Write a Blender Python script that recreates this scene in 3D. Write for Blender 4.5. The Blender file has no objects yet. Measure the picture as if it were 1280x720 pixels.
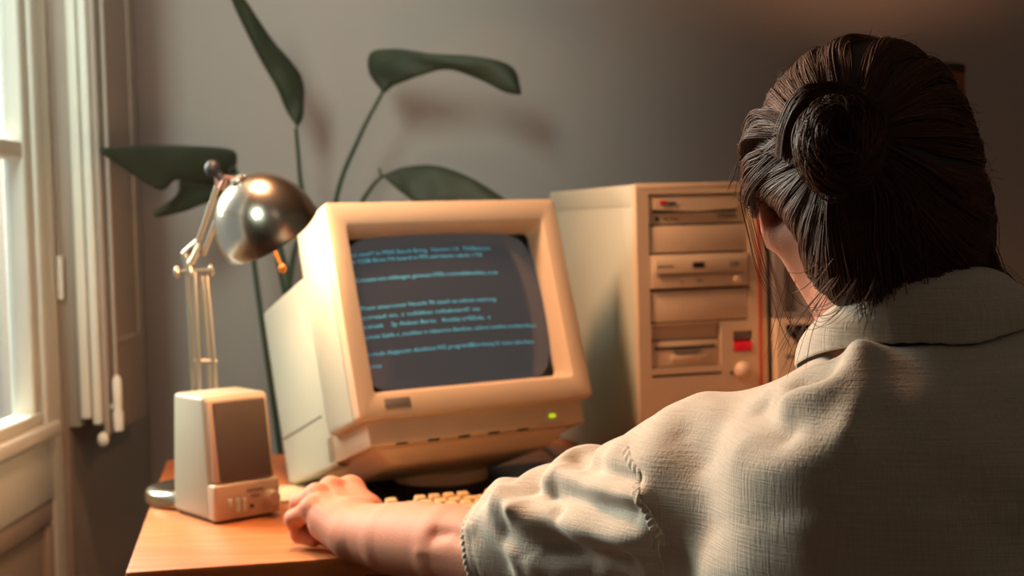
import bpy, bmesh, math, random
import numpy as np
import openvdb
from mathutils import Vector, Matrix
from mathutils.bvhtree import BVHTree
random.seed(7); RNG = np.random.default_rng(7)
scene = bpy.context.scene
COL = scene.collection
PI = math.pi

# ------------------------------------------------------------------ camera
CAM_H = 1.12; PITCH = math.radians(2.65); ROLL = math.radians(1.5); FPX = 1778.0
cf = np.array([0, math.cos(PITCH), -math.sin(PITCH)])
_r0 = np.array([1., 0, 0]); _u0 = np.cross(_r0, cf)
cr = math.cos(ROLL)*_r0 - math.sin(ROLL)*_u0; cu = np.cross(cr, cf)
CAM = np.array([0, 0, CAM_H])
cam = bpy.data.cameras.new('camera'); camo = bpy.data.objects.new('camera', cam); COL.objects.link(camo)
camo.matrix_world = Matrix(((cr[0], cu[0], -cf[0], CAM[0]), (cr[1], cu[1], -cf[1], CAM[1]), (cr[2], cu[2], -cf[2], CAM[2]), (0, 0, 0, 1)))
cam.sensor_width = 36; cam.lens = 50.0; cam.clip_start = .05
cam.dof.use_dof = True; cam.dof.focus_distance = 1.17; cam.dof.aperture_fstop = 6.3
scene.camera = camo

def ray(px, py):
    d = cf + cr*(px-640)/FPX + cu*(360-py)/FPX
    return d/d[1]
def at(px, py, y):
    """point of the room that lies at distance y in front of the camera position"""
    return CAM + ray(px, py)*y
def atz(px, py, z):
    d = ray(px, py); return CAM + d*((z-CAM_H)/d[2])

# ------------------------------------------------------------------ light, exposure
scene.view_settings.view_transform = 'Standard'; scene.view_settings.look = 'None'
scene.view_settings.exposure = 0.0; scene.view_settings.gamma = 1.0
scene.view_settings.use_curve_mapping = False
w = bpy.data.worlds.new('world'); scene.world = w; w.use_nodes = True
w.node_tree.nodes['Background'].inputs[0].default_value = (.75, .85, 1, 1)
w.node_tree.nodes['Background'].inputs[1].default_value = .42

def light(name, kind, loc, target, energy, color, **kw):
    l = bpy.data.lights.new(name, kind); o = bpy.data.objects.new(name, l); COL.objects.link(o)
    o.location = loc
    if target is not None:
        o.rotation_euler = (Vector(target)-Vector(loc)).to_track_quat('-Z', 'Y').to_euler()
    l.energy = energy; l.color = color
    for k, v in kw.items(): setattr(l, k, v)
    return o
# daylight falling in through the glazed door on the left
light('window_daylight', 'AREA', (-1.40, 2.42, 1.75), (0.10, 1.38, .90), 88, (1.0, .96, .87), shape='RECTANGLE', size=.7, size_y=.8)
# daylight slanting along the left side of the room from another window behind
light('side_daylight', 'SPOT', (-.66, .10, 1.9), (-.58, 2.3, 1.42), 210, (.84, 1.0, .90), spot_size=math.radians(35), spot_blend=.9, shadow_soft_size=.32)
# added warm spot without a fixture, out of view above the desk
light('warm_fill', 'SPOT', (-.34, 1.74, 1.68), (.0, 1.74, .85), 50, (1.0, .50, .27), spot_size=math.radians(125), spot_blend=.8, shadow_soft_size=.10)
# soft unseen spot, added to lighten the left of the back wall
light('wall_fill', 'SPOT', (-.50, 1.95, 2.5), (-.52, 2.84, 1.42), 32, (1.0, .88, .75), spot_size=math.radians(74), spot_blend=1.0, shadow_soft_size=.15)
# weak warm light of the room behind
light('room_light', 'AREA', (1.2, -.6, 2.3), (.3, 2.4, 1.0), .8, (1.0, .80, .68), shape='DISK', size=.8)

# ------------------------------------------------------------------ helpers
def lin(c):
    return tuple((x/12.92 if x <= .04045 else ((x+.055)/1.055)**2.4) for x in [v/255 for v in c]) + (1,)
def mat(name, rgb, rough=.5, metal=0, bump=0, bscale=200, var=0, vscale=8, spec=.5, coat=0, sss=0, trans=0, emit=None, estr=0, rvar=0):
    m = bpy.data.materials.new(name); m.use_nodes = True; nt = m.node_tree; N = nt.nodes; L = nt.links
    b = N['Principled BSDF']; c = lin(rgb)
    b.inputs['Base Color'].default_value = c; b.inputs['Roughness'].default_value = rough
    b.inputs['Metallic'].default_value = metal; b.inputs['Specular IOR Level'].default_value = spec
    b.inputs['Coat Weight'].default_value = coat
    if sss:
        b.inputs['Subsurface Weight'].default_value = sss; b.inputs['Subsurface Radius'].default_value = (1, .3, .15); b.inputs['Subsurface Scale'].default_value = .012
    if emit:
        b.inputs['Emission Color'].default_value = lin(emit); b.inputs['Emission Strength'].default_value = estr
    tc = N.new('ShaderNodeTexCoord')
    n = N.new('ShaderNodeTexNoise'); n.inputs['Scale'].default_value = vscale; n.inputs['Detail'].default_value = 5
    L.new(tc.outputs['Object'], n.inputs['Vector'])
    mr = N.new('ShaderNodeMixRGB'); mr.blend_type = 'MIX'
    mr.inputs[1].default_value = tuple(x*(1-var) for x in c[:3])+(1,); mr.inputs[2].default_value = tuple(min(1, x*(1+var)) for x in c[:3])+(1,)
    L.new(n.outputs['Fac'], mr.inputs[0]); L.new(mr.outputs[0], b.inputs['Base Color'])
    if bump:
        n2 = N.new('ShaderNodeTexNoise'); n2.inputs['Scale'].default_value = bscale; n2.inputs['Detail'].default_value = 3
        L.new(tc.outputs['Object'], n2.inputs['Vector'])
        bp = N.new('ShaderNodeBump'); bp.inputs['Strength'].default_value = bump; bp.inputs['Distance'].default_value = .001
        L.new(n2.outputs['Fac'], bp.inputs['Height']); L.new(bp.outputs[0], b.inputs['Normal'])
    return m

def mesh_obj(name, V, Fc, m=None, parent=None, smooth=False, loc=None):
    """one mesh object; vertices are given in room coordinates"""
    me = bpy.data.meshes.new(name)
    V = np.asarray(V, float)
    root = np.zeros(3)
    p = parent
    while p is not None: root += np.array(p.location); p = p.parent
    if parent is None and loc is not None: root = np.asarray(loc, float)
    me.from_pydata((V-root).tolist(), [], Fc if isinstance(Fc, list) else Fc.tolist()); me.update()
    if smooth: me.polygons.foreach_set('use_smooth', [True]*len(me.polygons))
    o = bpy.data.objects.new(name, me); COL.objects.link(o)
    if parent is not None: o.parent = parent
    elif loc is not None: o.location = loc
    if m: me.materials.append(m)
    return o

class MB:
    """collects shapes, then links them as ONE mesh"""
    def __init__(s, M=None): s.V = []; s.F = []; s.n = 0; s.M = M or Matrix()
    def add(s, V, Fc):
        V = [s.M @ Vector(v) for v in V]
        s.V += [tuple(v) for v in V]; s.F += [[i+s.n for i in f] for f in Fc]; s.n += len(V); return s
    def bm(s, b):
        b.verts.ensure_lookup_table(); b.verts.index_update()
        s.add([v.co.copy() for v in b.verts], [[v.index for v in f.verts] for f in b.faces]); b.free(); return s
    def box(s, lo, hi, bev=0, seg=2, taper=None):
        b = bmesh.new(); bmesh.ops.create_cube(b, size=1)
        for v in b.verts:
            v.co = Vector([(lo[i]+hi[i])/2+(hi[i]-lo[i])*v.co[i] for i in range(3)])
        if taper: taper(b)
        if bev: bmesh.ops.bevel(b, geom=b.edges[:], offset=bev, segments=seg, profile=.5, affect='EDGES')
        return s.bm(b)
    def tube(s, pts, r, n=10, caps=True):
        P = [Vector(p) for p in pts]; R = r if hasattr(r, '__len__') else [r]*len(P)
        V = []; Fc = []; a = None
        for i, p in enumerate(P):
            t = (P[min(i+1, len(P)-1)]-P[max(i-1, 0)]).normalized()
            if a is None:
                a = t.orthogonal().normalized()
            a = (a-t*a.dot(t)).normalized(); b = t.cross(a)
            for k in range(n):
                q = 2*PI*k/n; V.append(p+(a*math.cos(q)+b*math.sin(q))*R[i])
        for i in range(len(P)-1):
            for k in range(n):
                Fc.append([i*n+k, i*n+(k+1) % n, (i+1)*n+(k+1) % n, (i+1)*n+k])
        if caps: Fc.append(list(range(n))[::-1]); Fc.append([(len(P)-1)*n+k for k in range(n)])
        return s.add(V, Fc)
    def lathe(s, prof, c=(0, 0, 0), axis=(0, 0, 1), n=48):
        ax = Vector(axis).normalized(); a = ax.orthogonal().normalized(); b = ax.cross(a); c = Vector(c)
        V = []; Fc = []
        for (r, h) in prof:
            for k in range(n):
                q = 2*PI*k/n; V.append(c+ax*h+(a*math.cos(q)+b*math.sin(q))*max(r, 1e-5))
        for i in range(len(prof)-1):
            for k in range(n):
                Fc.append([i*n+k, i*n+(k+1) % n, (i+1)*n+(k+1) % n, (i+1)*n+k])
        return s.add(V, Fc)
    def sphere(s, c, r, sc=(1, 1, 1), n=20):
        b = bmesh.new(); bmesh.ops.create_uvsphere(b, u_segments=n, v_segments=n//2, radius=r)
        for v in b.verts: v.co = Vector([v.co[i]*sc[i]+c[i] for i in range(3)])
        return s.bm(b)
    def prism(s, poly, y0, y1, bev=0):
        """polygon in x,z extruded in y"""
        b = bmesh.new(); vs = [b.verts.new((x, y0, z)) for x, z in poly]; f = b.faces.new(vs)
        r = bmesh.ops.extrude_face_region(b, geom=[f])
        for g in r['geom']:
            if isinstance(g, bmesh.types.BMVert): g.co.y = y1
        if bev: bmesh.ops.bevel(b, geom=b.edges[:], offset=bev, segments=2, profile=.5, affect='EDGES')
        bmesh.ops.recalc_face_normals(b, faces=b.faces[:])
        return s.bm(b)
    def build(s, name, m, parent=None, smooth=True, loc=None, **tags):
        o = mesh_obj(name, s.V, s.F, m, parent, False, loc)
        if smooth:
            b = bmesh.new(); b.from_mesh(o.data)
            bmesh.ops.recalc_face_normals(b, faces=b.faces[:])
            for f in b.faces: f.smooth = True
            for e in b.edges:
                if len(e.link_faces) == 2 and e.calc_face_angle(0) > math.radians(38): e.smooth = False
            b.to_mesh(o.data); b.free()
        for k, v in tags.items(): o[k] = v
        return o

def thing(name, loc, label, cat, group=None):
    o = bpy.data.objects.new(name, None); COL.objects.link(o); o.location = loc; o['label'] = label; o['category'] = cat
    o.empty_display_size = .05
    if group: o['group'] = group
    return o
def struct(o): o['kind'] = 'structure'; return o
def frame(o, ax, ay, az):
    """matrix whose columns are the local axes"""
    return Matrix(((ax[0], ay[0], az[0], o[0]), (ax[1], ay[1], az[1], o[1]), (ax[2], ay[2], az[2], o[2]), (0, 0, 0, 1)))
def yawframe(o, deg):
    a = math.radians(deg); return frame(o, (math.cos(a), math.sin(a), 0), (-math.sin(a), math.cos(a), 0), (0, 0, 1))
def rrect(x0, x1, z0, z1, r, n=6):
    out = []
    for cx, cz, a0 in ((x1-r, z1-r, 0), (x0+r, z1-r, 90), (x0+r, z0+r, 180), (x1-r, z0+r, 270)):
        for k in range(n+1):
            a = math.radians(a0+90*k/n); out.append((cx+r*math.cos(a), cz+r*math.sin(a)))
    return out

# ------------------------------------------------------------------ materials
M = {}
M['wall'] = mat('wall_paint', (160, 151, 143), .85, bump=.15, bscale=60, var=.03, vscale=1.5)
M['ceiling'] = mat('ceiling_paint', (170, 160, 150), .9)
M['floor'] = mat('floor_tiles', (110, 84, 64), .5, var=.2, vscale=3)
M['white'] = mat('old_white_paint', (228, 226, 212), .45, bump=.3, bscale=35, var=.06, vscale=9)
M['greige'] = mat('grey_beige_paint', (165, 150, 135), .55, bump=.25, bscale=30, var=.06, vscale=7)
M['ivory'] = mat('aged_beige_plastic', (214, 195, 166), .42, bump=.12, bscale=900, var=.03, vscale=14)
M['ivory2'] = mat('pale_beige_plastic', (192, 200, 184), .45, bump=.12, bscale=900, var=.02, vscale=14)
M['spk'] = mat('grey_beige_plastic', (174, 170, 150), .45, bump=.12, bscale=900, var=.02)
M['spkf'] = mat('tan_plastic', (190, 166, 140), .45, bump=.12, bscale=900, var=.02)
M['greyplastic'] = mat('grey_plastic', (128, 122, 116), .5)
M['darkplastic'] = mat('dark_plastic', (28, 28, 30), .5)
M['black'] = mat('black_gap', (14, 13, 13), .7)
M['grille'] = mat('speaker_cloth', (92, 80, 70), .9, bump=.8, bscale=1200)
M['red'] = mat('red_plastic', (200, 28, 36), .4)
M['redstripe'] = mat('red_stripe', (190, 60, 50), .5)
M['steel'] = mat('brushed_nickel', (196, 186, 168), .24, metal=1, var=.04, vscale=60)
M['steel2'] = mat('satin_nickel', (190, 178, 158), .35, metal=1)
M['leaf'] = mat('leaf_green', (54, 62, 44), .65, var=.35, vscale=14, bump=.2, bscale=60)
M['stem'] = mat('stem_green', (50, 66, 44), .5, var=.2)
M['pot'] = mat('terracotta', (150, 92, 64), .8, var=.1)
M['soil'] = mat('potting_soil', (50, 36, 26), 1, bump=1, bscale=90)
M['mat'] = mat('black_desk_pad', (30, 29, 30), .6)
M['key'] = mat('keycap_plastic', (216, 192, 146), .45, var=.03)
M['cable'] = mat('grey_cable', (150, 140, 128), .5)
M['skin'] = mat('skin', (206, 144, 118), .6, spec=.3, bump=.35, bscale=380, var=.10, vscale=26, sss=.35)
M['nail'] = mat('nail', (222, 170, 150), .3)
M['hair'] = mat('dark_brown_hair', (92, 57, 38), .5, var=.35, vscale=5, spec=.35)
M['hairbase'] = mat('dark_hair_base', (34, 24, 19), .6)
M['jeans'] = mat('navy_cotton', (44, 48, 60), .9, bump=.4, bscale=600)
M['shoe'] = mat('brown_leather', (70, 48, 34), .5)
M['paper'] = mat('cream_paper', (214, 196, 160), .8)
M['shade'] = mat('brown_fabric', (150, 92, 58), .9, bump=.5, bscale=500)
M['darkband'] = mat('dark_trim', (60, 52, 46), .8)
M['wood2'] = mat('walnut_wood', (100, 64, 40), .5, var=.2)

def wood(name, c1, c2):
    m = mat(name, c1, .38, bump=0); nt = m.node_tree; N = nt.nodes; L = nt.links; b = N['Principled BSDF']
    tc = N.new('ShaderNodeTexCoord'); mp = N.new('ShaderNodeMapping'); mp.inputs['Scale'].default_value = (1.6, 26, 26)
    mp.inputs['Rotation'].default_value = (0, 0, -math.radians(10.3))
    n = N.new('ShaderNodeTexNoise'); n.inputs['Scale'].default_value = 3; n.inputs['Detail'].default_value = 8; n.inputs['Distortion'].default_value = .4
    r = N.new('ShaderNodeValToRGB'); r.color_ramp.elements[0].color = lin(c1); r.color_ramp.elements[1].color = lin(c2)
    r.color_ramp.elements[0].position = .35; r.color_ramp.elements[1].position = .68
    L.new(tc.outputs['Object'], mp.inputs[0]); L.new(mp.outputs[0], n.inputs['Vector']); L.new(n.outputs['Fac'], r.inputs[0]); L.new(r.outputs[0], b.inputs['Base Color'])
    bp = N.new('ShaderNodeBump'); bp.inputs['Strength'].default_value = .08; L.new(n.outputs['Fac'], bp.inputs['Height']); L.new(bp.outputs[0], b.inputs['Normal'])
    return m
M['deskwood'] = wood('orange_brown_wood', (186, 108, 58), (206, 132, 80))
M['deskedge'] = mat('dark_wood_edge', (92, 54, 38), .5, var=.15)

def glass(name, tint, mixf):
    m = bpy.data.materials.new(name); m.use_nodes = True; nt = m.node_tree; N = nt.nodes; L = nt.links
    N.remove(N['Principled BSDF']); out = N['Material Output']
    t = N.new('ShaderNodeBsdfTransparent'); t.inputs[0].default_value = tint
    g = N.new('ShaderNodeBsdfGlossy'); g.inputs['Roughness'].default_value = .05
    d = N.new('ShaderNodeBsdfTranslucent'); d.inputs[0].default_value = (.8, .82, .8, 1)
    mx = N.new('ShaderNodeMixShader'); mx.inputs[0].default_value = .07
    m2 = N.new('ShaderNodeMixShader'); m2.inputs[0].default_value = mixf
    L.new(t.outputs[0], m2.inputs[1]); L.new(d.outputs[0], m2.inputs[2])
    L.new(m2.outputs[0], mx.inputs[1]); L.new(g.outputs[0], mx.inputs[2]); L.new(mx.outputs[0], out.inputs[0])
    return m
M['glass'] = glass('dusty_window_glass', (.92, .95, .93, 1), .03)

def linen():
    m = mat('linen_cloth', (208, 200, 184), .92, spec=.2); nt = m.node_tree; N = nt.nodes; L = nt.links; b = N['Principled BSDF']
    b.inputs['Sheen Weight'].default_value = .25; b.inputs['Sheen Roughness'].default_value = .5
    tc = N.new('ShaderNodeTexCoord')
    hs = []
    for sc, rot in (((520, 520, 30), (0, 0, 0)), ((28, 28, 560), (0, .12, 0))):
        mp = N.new('ShaderNodeMapping'); mp.inputs['Scale'].default_value = sc; mp.inputs['Rotation'].default_value = (0, math.radians(-14), 0)
        n = N.new('ShaderNodeTexNoise'); n.inputs['Scale'].default_value = 1; n.inputs['Detail'].default_value = 3; n.inputs['Roughness'].default_value = .6
        L.new(tc.outputs['Object'], mp.inputs[0]); L.new(mp.outputs[0], n.inputs['Vector']); hs.append(n.outputs['Fac'])
    ad = N.new('ShaderNodeMath'); ad.operation = 'ADD'; L.new(hs[0], ad.inputs[0]); L.new(hs[1], ad.inputs[1])
    bp = N.new('ShaderNodeBump'); bp.inputs['Strength'].default_value = .75; bp.inputs['Distance'].default_value = .0009
    L.new(ad.outputs[0], bp.inputs['Height']); L.new(bp.outputs[0], b.inputs['Normal'])
    r = N.new('ShaderNodeMapRange'); r.inputs['From Min'].default_value = .6; r.inputs['From Max'].default_value = 1.4; r.inputs['To Min'].default_value = .84; r.inputs['To Max'].default_value = 1.1
    L.new(ad.outputs[0], r.inputs['Value'])
    mu = N.new('ShaderNodeMixRGB'); mu.blend_type = 'MULTIPLY'; mu.inputs[0].default_value = 1; mu.inputs[1].default_value = lin((208, 200, 184))
    L.new(r.outputs[0], mu.inputs[2]); L.new(mu.outputs[0], b.inputs['Base Color'])
    return m
M['linen'] = linen()

# ------------------------------------------------------------------ SDF meshing
def vdb_mesh(sdf, lo, hi, vox, B=16):
    lo = np.array(lo, float); hi = np.array(hi, float)
    nb = np.ceil((hi-lo)/vox/B).astype(int)
    grid = openvdb.FloatGrid(4*vox)
    I = np.stack(np.meshgrid(*[np.arange(k) for k in nb], indexing='ij'), -1).reshape(-1, 3)
    cen = lo+(I*B+(B-1)/2)*vox
    d = sdf(cen); half = B*vox*.87*1.25+3*vox
    for i in I[d < -half]:
        a = i*B; grid.fill(tuple(int(x) for x in a), tuple(int(x) for x in a+B-1), -4*vox)
    near = I[np.abs(d) <= half]
    off = np.stack(np.meshgrid(*[np.arange(B)]*3, indexing='ij'), -1).reshape(-1, 3)
    for s in range(0, len(near), 40):
        ch = near[s:s+40]
        P = lo+((ch[:, None, :]*B+off[None]).reshape(-1, 3))*vox
        v = np.clip(sdf(P), -4*vox, 4*vox).astype(np.float32).reshape(len(ch), B, B, B)
        for i, a in zip(ch, v): grid.copyFromArray(np.ascontiguousarray(a), ijk=tuple(int(x) for x in i*B))
    V, Q = grid.convertToQuads()
    V = V.astype(float)*vox+lo; Q = Q.astype(int)
    T = np.concatenate([Q[:, [0, 1, 2]], Q[:, [0, 2, 3]]])
    if np.einsum('ij,ij->i', V[T[:, 0]], np.cross(V[T[:, 1]], V[T[:, 2]])).sum() < 0: Q = Q[:, ::-1]
    return V, Q
def smin(a, b, k):
    h = np.clip(.5+.5*(b-a)/k, 0, 1); return b*(1-h)+a*h-k*h*(1-h)
def smax(a, b, k): return -smin(-a, -b, k)
def cone(P, a, b, ra, rb):
    a = np.asarray(a, float); b = np.asarray(b, float); ab = b-a
    t = np.clip((P-a)@ab/(ab@ab), 0, 1)
    return np.linalg.norm(P-a-t[:, None]*ab, axis=1)-(ra+(rb-ra)*t)
def ell(P, c, r, R=None):
    q = P-np.asarray(c, float)
    if R is not None: q = q@R
    r = np.asarray(r, float)
    k0 = np.linalg.norm(q/r, axis=1)+1e-9; k1 = np.linalg.norm(q/(r*r), axis=1)+1e-9
    return k0*(k0-1)/k1
def chain(P, pts, rs, k):
    d = None
    for i in range(len(pts)-1):
        e = cone(P, pts[i], pts[i+1], rs[i], rs[i+1]); d = e if d is None else smin(d, e, k)
    return d
def vnormals(V, Q):
    n = np.cross(V[Q[:, 2]]-V[Q[:, 0]], V[Q[:, 3]]-V[Q[:, 1]]); N = np.zeros_like(V)
    for k in range(4): np.add.at(N, Q[:, k], n)
    return N/(np.linalg.norm(N, axis=1, keepdims=True)+1e-12)
def relax(V, Q, it=2, f=.5):
    E = np.concatenate([Q[:, [0, 1]], Q[:, [1, 2]], Q[:, [2, 3]], Q[:, [3, 0]]]); 
    for _ in range(it):
        S = np.zeros_like(V); C = np.zeros(len(V))
        np.add.at(S, E[:, 0], V[E[:, 1]]); np.add.at(S, E[:, 1], V[E[:, 0]]); np.add.at(C, E[:, 0], 1); np.add.at(C, E[:, 1], 1)
        V = V*(1-f)+f*S/np.maximum(C, 1)[:, None]
    return V
_g = RNG.normal(size=(40, 3)); _ph = RNG.uniform(0, 2*PI, 40)
def wnoise(P, scale, n0=0, n=8):
    """smooth pseudo-noise: a sum of plane waves"""
    s = 0
    for i in range(n0, n0+n): s = s+np.sin(P@(_g[i]*scale)+_ph[i])
    return s/math.sqrt(n)
def seg_dist(P, pts):
    """distance to polyline and arc length of the nearest point"""
    best = np.full(len(P), 9.); arc = np.zeros(len(P)); s0 = 0
    for a, b in zip(pts[:-1], pts[1:]):
        a = np.asarray(a); b = np.asarray(b); ab = b-a; l = np.linalg.norm(ab)+1e-9
        t = np.clip((P-a)@ab/(l*l), 0, 1); d = np.linalg.norm(P-a-t[:, None]*ab, axis=1)
        m = d < best; best[m] = d[m]; arc[m] = s0+t[m]*l; s0 += l
    return best, arc
def catmull(pts, n):
    P = [np.asarray(p, float) for p in pts]; P = [2*P[0]-P[1]]+P+[2*P[-1]-P[-2]]; out = []
    m = len(P)-3
    for j in range(n):
        u = j/(n-1)*m; i = min(int(u), m-1); t = u-i; a, b, c, d = P[i:i+4]
        out.append(.5*((2*b)+(c-a)*t+(2*a-5*b+4*c-d)*t*t+(3*b-a-3*c+d)*t**3))
    return np.array(out)
#SETTING
# ------------------------------------------------------------------ room
XL, XR, YB, YF, ZC = -.735, 2.7, 2.84, -1.6, 2.65
DY0, DY1, DZ = 1.24, 2.31, 2.3
struct(MB().box((XL-.1, YF-.1, -.08), (XR+.1, YB+.1, 0)).build('floor', M['floor'], smooth=False))
struct(MB().box((XL-.1, YF-.1, ZC), (XR+.1, YB+.1, ZC+.08)).build('ceiling', M['ceiling'], smooth=False))
struct(MB().box((XL-.12, YB, 0), (XR+.12, YB+.1, ZC)).build('wall_back', M['wall'], smooth=False))
struct(MB().box((XR, YF, 0), (XR+.1, YB, ZC)).build('wall_right', M['wall'], smooth=False))
struct(MB().box((XL-.12, YF-.1, 0), (XR+.12, YF, ZC)).build('wall_front', M['wall'], smooth=False))
wl = MB().box((XL-.12, DY1+.03, 0), (XL, YB, ZC)).box((XL-.12, YF, 0), (XL, DY0-.03, ZC)).box((XL-.12, DY0-.03, DZ), (XL, DY1+.03, ZC))
struct(wl.build('wall_left', M['wall'], smooth=False))
struct(MB().box((XL, 2.32, 0), (XL+.012, YB-.002, .09), .003).build('baseboard_left', M['greige']))
struct(MB().box((XL+.014, YB-.013, 0), (XR, YB-.001, .09), .003).build('baseboard_back', M['greige']))

# glazed door: fixed jamb, then two leaves
jm = MB().box((XL-.10, DY1, 0), (XL+.004, DY1+.03, DZ), .004).box((XL-.10, DY0-.03, 0), (XL+.004, DY0, DZ), .004).box((XL-.10, DY0, DZ-.03), (XL+.004, DY1, DZ), .004)
struct(jm.build('trim_1', M['greige']))
def door_leaf(n, y0, y1, hinge_far):
    r = thing('door_%d' % n, (XL, (y0+y1)/2, 0), '', ''); del r['label']; del r['category']; struct(r)
    x0, x1 = XL-.045, XL-.002; st = .052
    f = MB()
    f.box((x0, y0, .02), (x1, y0+st, DZ-.032), .004).box((x0, y1-st, .02), (x1, y1, DZ-.032), .004)
    f.box((x0, y0+st, DZ-.10), (x1, y1-st, DZ-.032), .004).box((x0, y0+st, .70), (x1, y1-st, .80), .004).box((x0, y0+st, .02), (x1, y1-st, .16), .004)
    f.build('door_frame', M['white'], r)
    g = MB()   # raised white glazing beads and bars
    iy0, iy1 = y0+st, y1-st
    g.box((x0+.004, iy1-.05, .80), (x1+.008, iy1-.002, DZ-.10), .006, 3).box((x0+.008, iy1-.085, .83), (x1+.001, iy1-.05, DZ-.13), .006, 3)
    g.box((x0+.004, iy0+.002, .80), (x1+.008, iy0+.05, DZ-.10), .006, 3)
    g.box((x0+.004, iy0, .80), (x1+.014, iy1, .825), .006, 3).box((x0+.008, iy0+.05, .825), (x1+.004, iy1-.05, .845), .005, 3)
    for z in (1.235, 1.65): g.box((x0+.01, iy0+.05, z), (x1-.002, iy1-.08, z+.028), .006, 3)
    g.build('glazing_bars', M['white'], r)
    MB().box((x0+.018, iy0+.03, .82), (x0+.022, iy1-.03, DZ-.11)).build('glass_pane', M['glass'], r, smooth=False)
    p = MB().box((x0+.012, iy0, .16), (x1-.014, iy1, .70))
    for a, b in (((iy0, .66), (iy1, .70)), ((iy0, .16), (iy1, .19)), ((iy0, .19), (iy0+.03, .66)), ((iy1-.03, .19), (iy1, .66))):
        p.box((x1-.02, a[0], a[1]), (x1-.004, b[0], b[1]), .006, 2)
    p.build('lower_panel', M['greige'], r)
    h = MB()
    for z in (1.05, 1.95, .45): h.tube([(XL+.004, y1-.006, z-.035), (XL+.004, y1-.006, z+.035)], .006)
    h.build('hinge', M['white'], r)
door_leaf(1, DY0+.004, DY1-.004, True)

# folded inner shutter, clear of the floor
sh = thing('window_shutter', (XL, 2.36, .80), 'narrow off-white folded wooden shutter beside the glazed door, with a white bolt at its foot', 'shutter')
MB().box((XL+.001, 2.316, .803), (XL+.026, 2.55, 2.28), .004, 2).build('shutter_leaf', M['greige'], sh)
MB().box((XL+.0285, 2.30, .818), (XL+.045, 2.54, 2.28), .004, 3).build('shutter_leaf', M['white'], sh)
MB().box((XL+.0475, 2.30, .808), (XL+.062, 2.54, 2.28), .004, 3).build('shutter_leaf', M['white'], sh)
s3 = MB().box((XL+.0625, 2.31, .790), (XL+.073, 2.55, 2.28), .003, 3)
for a_, b_ in (((2.345, .932), (2.515, .944)), ((2.345, 2.2), (2.515, 2.212)), ((2.345, .944), (2.357, 2.2)), ((2.503, .944), (2.515, 2.2))):
    s3.box((XL+.0715, a_[0], a_[1]), (XL+.0765, b_[0], b_[1]), .002, 2)
s3.build('shutter_leaf', M['greige'], sh)
bo = MB().tube([(XL+.080, 2.33, .845), (XL+.080, 2.33, 2.2)], .004).build('bolt_rod', M['greige'], sh)
hd = MB()
hd.lathe([(0, 0), (.008, .002), (.009, .03), (.0065, .038), (.0075, .045), (.0075, .085), (.004, .092), (0, .093)], (XL+.087, 2.31, .795))
hd.tube([(XL+.075, 2.32, .835), (XL+.087, 2.31, .835)], .005)
hd.build('bolt_handle', M['white'], sh)
MB().sphere((XL+.073, 2.27, .789), .009, (1, 1, 1.3)).build('bolt_knob', M['white'], sh)

# ------------------------------------------------------------------ desk
DT = .742
D0 = np.array([-.439, 1.569, 0]); DA = 10.3
DM = yawframe(D0, DA)
dk = thing('desk', tuple(DM @ Vector((.85, .39, 0))), 'orange-brown wooden desk under the beige computer', 'desk')
def desk_top():
    b = MB(DM); b.box((0, 0, DT-.024), (1.72, .78, DT), .003, 2); return b
desk_top().build('desk_top', M['deskwood'], dk)
MB(DM).box((.012, .004, DT-.06), (1.70, .026, DT-.0245), .002).build('front_rail', M['deskedge'], dk)
MB(DM).box((.012, .745, DT-.30), (1.70, .765, DT-.0245), .002).build('back_panel', M['deskedge'], dk)
for x in (.012, 1.65):
    for y in (.03, .69): MB(DM).box((x, y, 0), (x+.05, y+.05, DT-.0245), .004).build('leg', M['deskedge'], dk)
def on_desk(u, v, z=DT): return np.array(DM @ Vector((u, v, z)))

# ------------------------------------------------------------------ monitor
MC = np.array([-.067, 1.931, 1.013]); my, mt = math.radians(31.14), math.radians(18.0)
mrx = np.array([math.cos(my), math.sin(my), 0]); mhb = np.array([-math.sin(my), math.cos(my), 0]); mz = np.array([0, 0, 1.])
mup = mhb*math.sin(mt)+mz*math.cos(mt); mbk = mhb*math.cos(mt)-mz*math.sin(mt)
MM = frame(MC, mrx, mbk, mup)
base_c = np.array([-.112, 2.085, DT])
mo = thing('computer_monitor', tuple(base_c), 'bulky beige tube monitor showing cyan text, on a swivel foot', 'monitor')
def ring_loft(name, m, loops, cap_back=True, bevel=0):
    """loops: list of point lists of equal length, lofted in order (local monitor coords)"""
    n = len(loops[0]); V = [p for l in loops for p in l]; Fc = []
    for i in range(len(loops)-1):
        for k in range(n): Fc.append([i*n+k, i*n+(k+1) % n, (i+1)*n+(k+1) % n, (i+1)*n+k])
    if cap_back: Fc.append([(len(loops)-1)*n+k for k in range(n)])
    return V, Fc
def rl(x0, x1, z0, z1, r, y): return [(x, y, z) for x, z in rrect(x0, x1, z0, z1, r)]
hw, hh = .18, .1467
def bulge(p):   # tube face
    x, y, z = p; return (x, .030-.012*(1-(x/.15)**2)*1-.010*(1-(z/.115)**2)+.010, z)
lo_ = [rl(-.149, .149, -.1065, .1065, .010, .040), rl(-.150, .150, -.109, .109, .008, .020), rl(-.1535, .1535, -.1155, .1155, .006, .0015),
       rl(-.1555, .1555, -.1175, .1175, .006, 0), rl(-hw+.0025, hw-.0025, -hh+.0025, hh-.0025, .005, 0), rl(-hw+.0008, hw-.0008, -hh+.0008, hh-.0008, .006, .0008), rl(-hw, hw, -hh, hh, .006, .0028),
       rl(-hw, hw, -hh, hh, .006, .018)]
b = MB(MM); b.add(*ring_loft('', None, lo_, False)); b.build('bezel', M['ivory'], mo)
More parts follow.
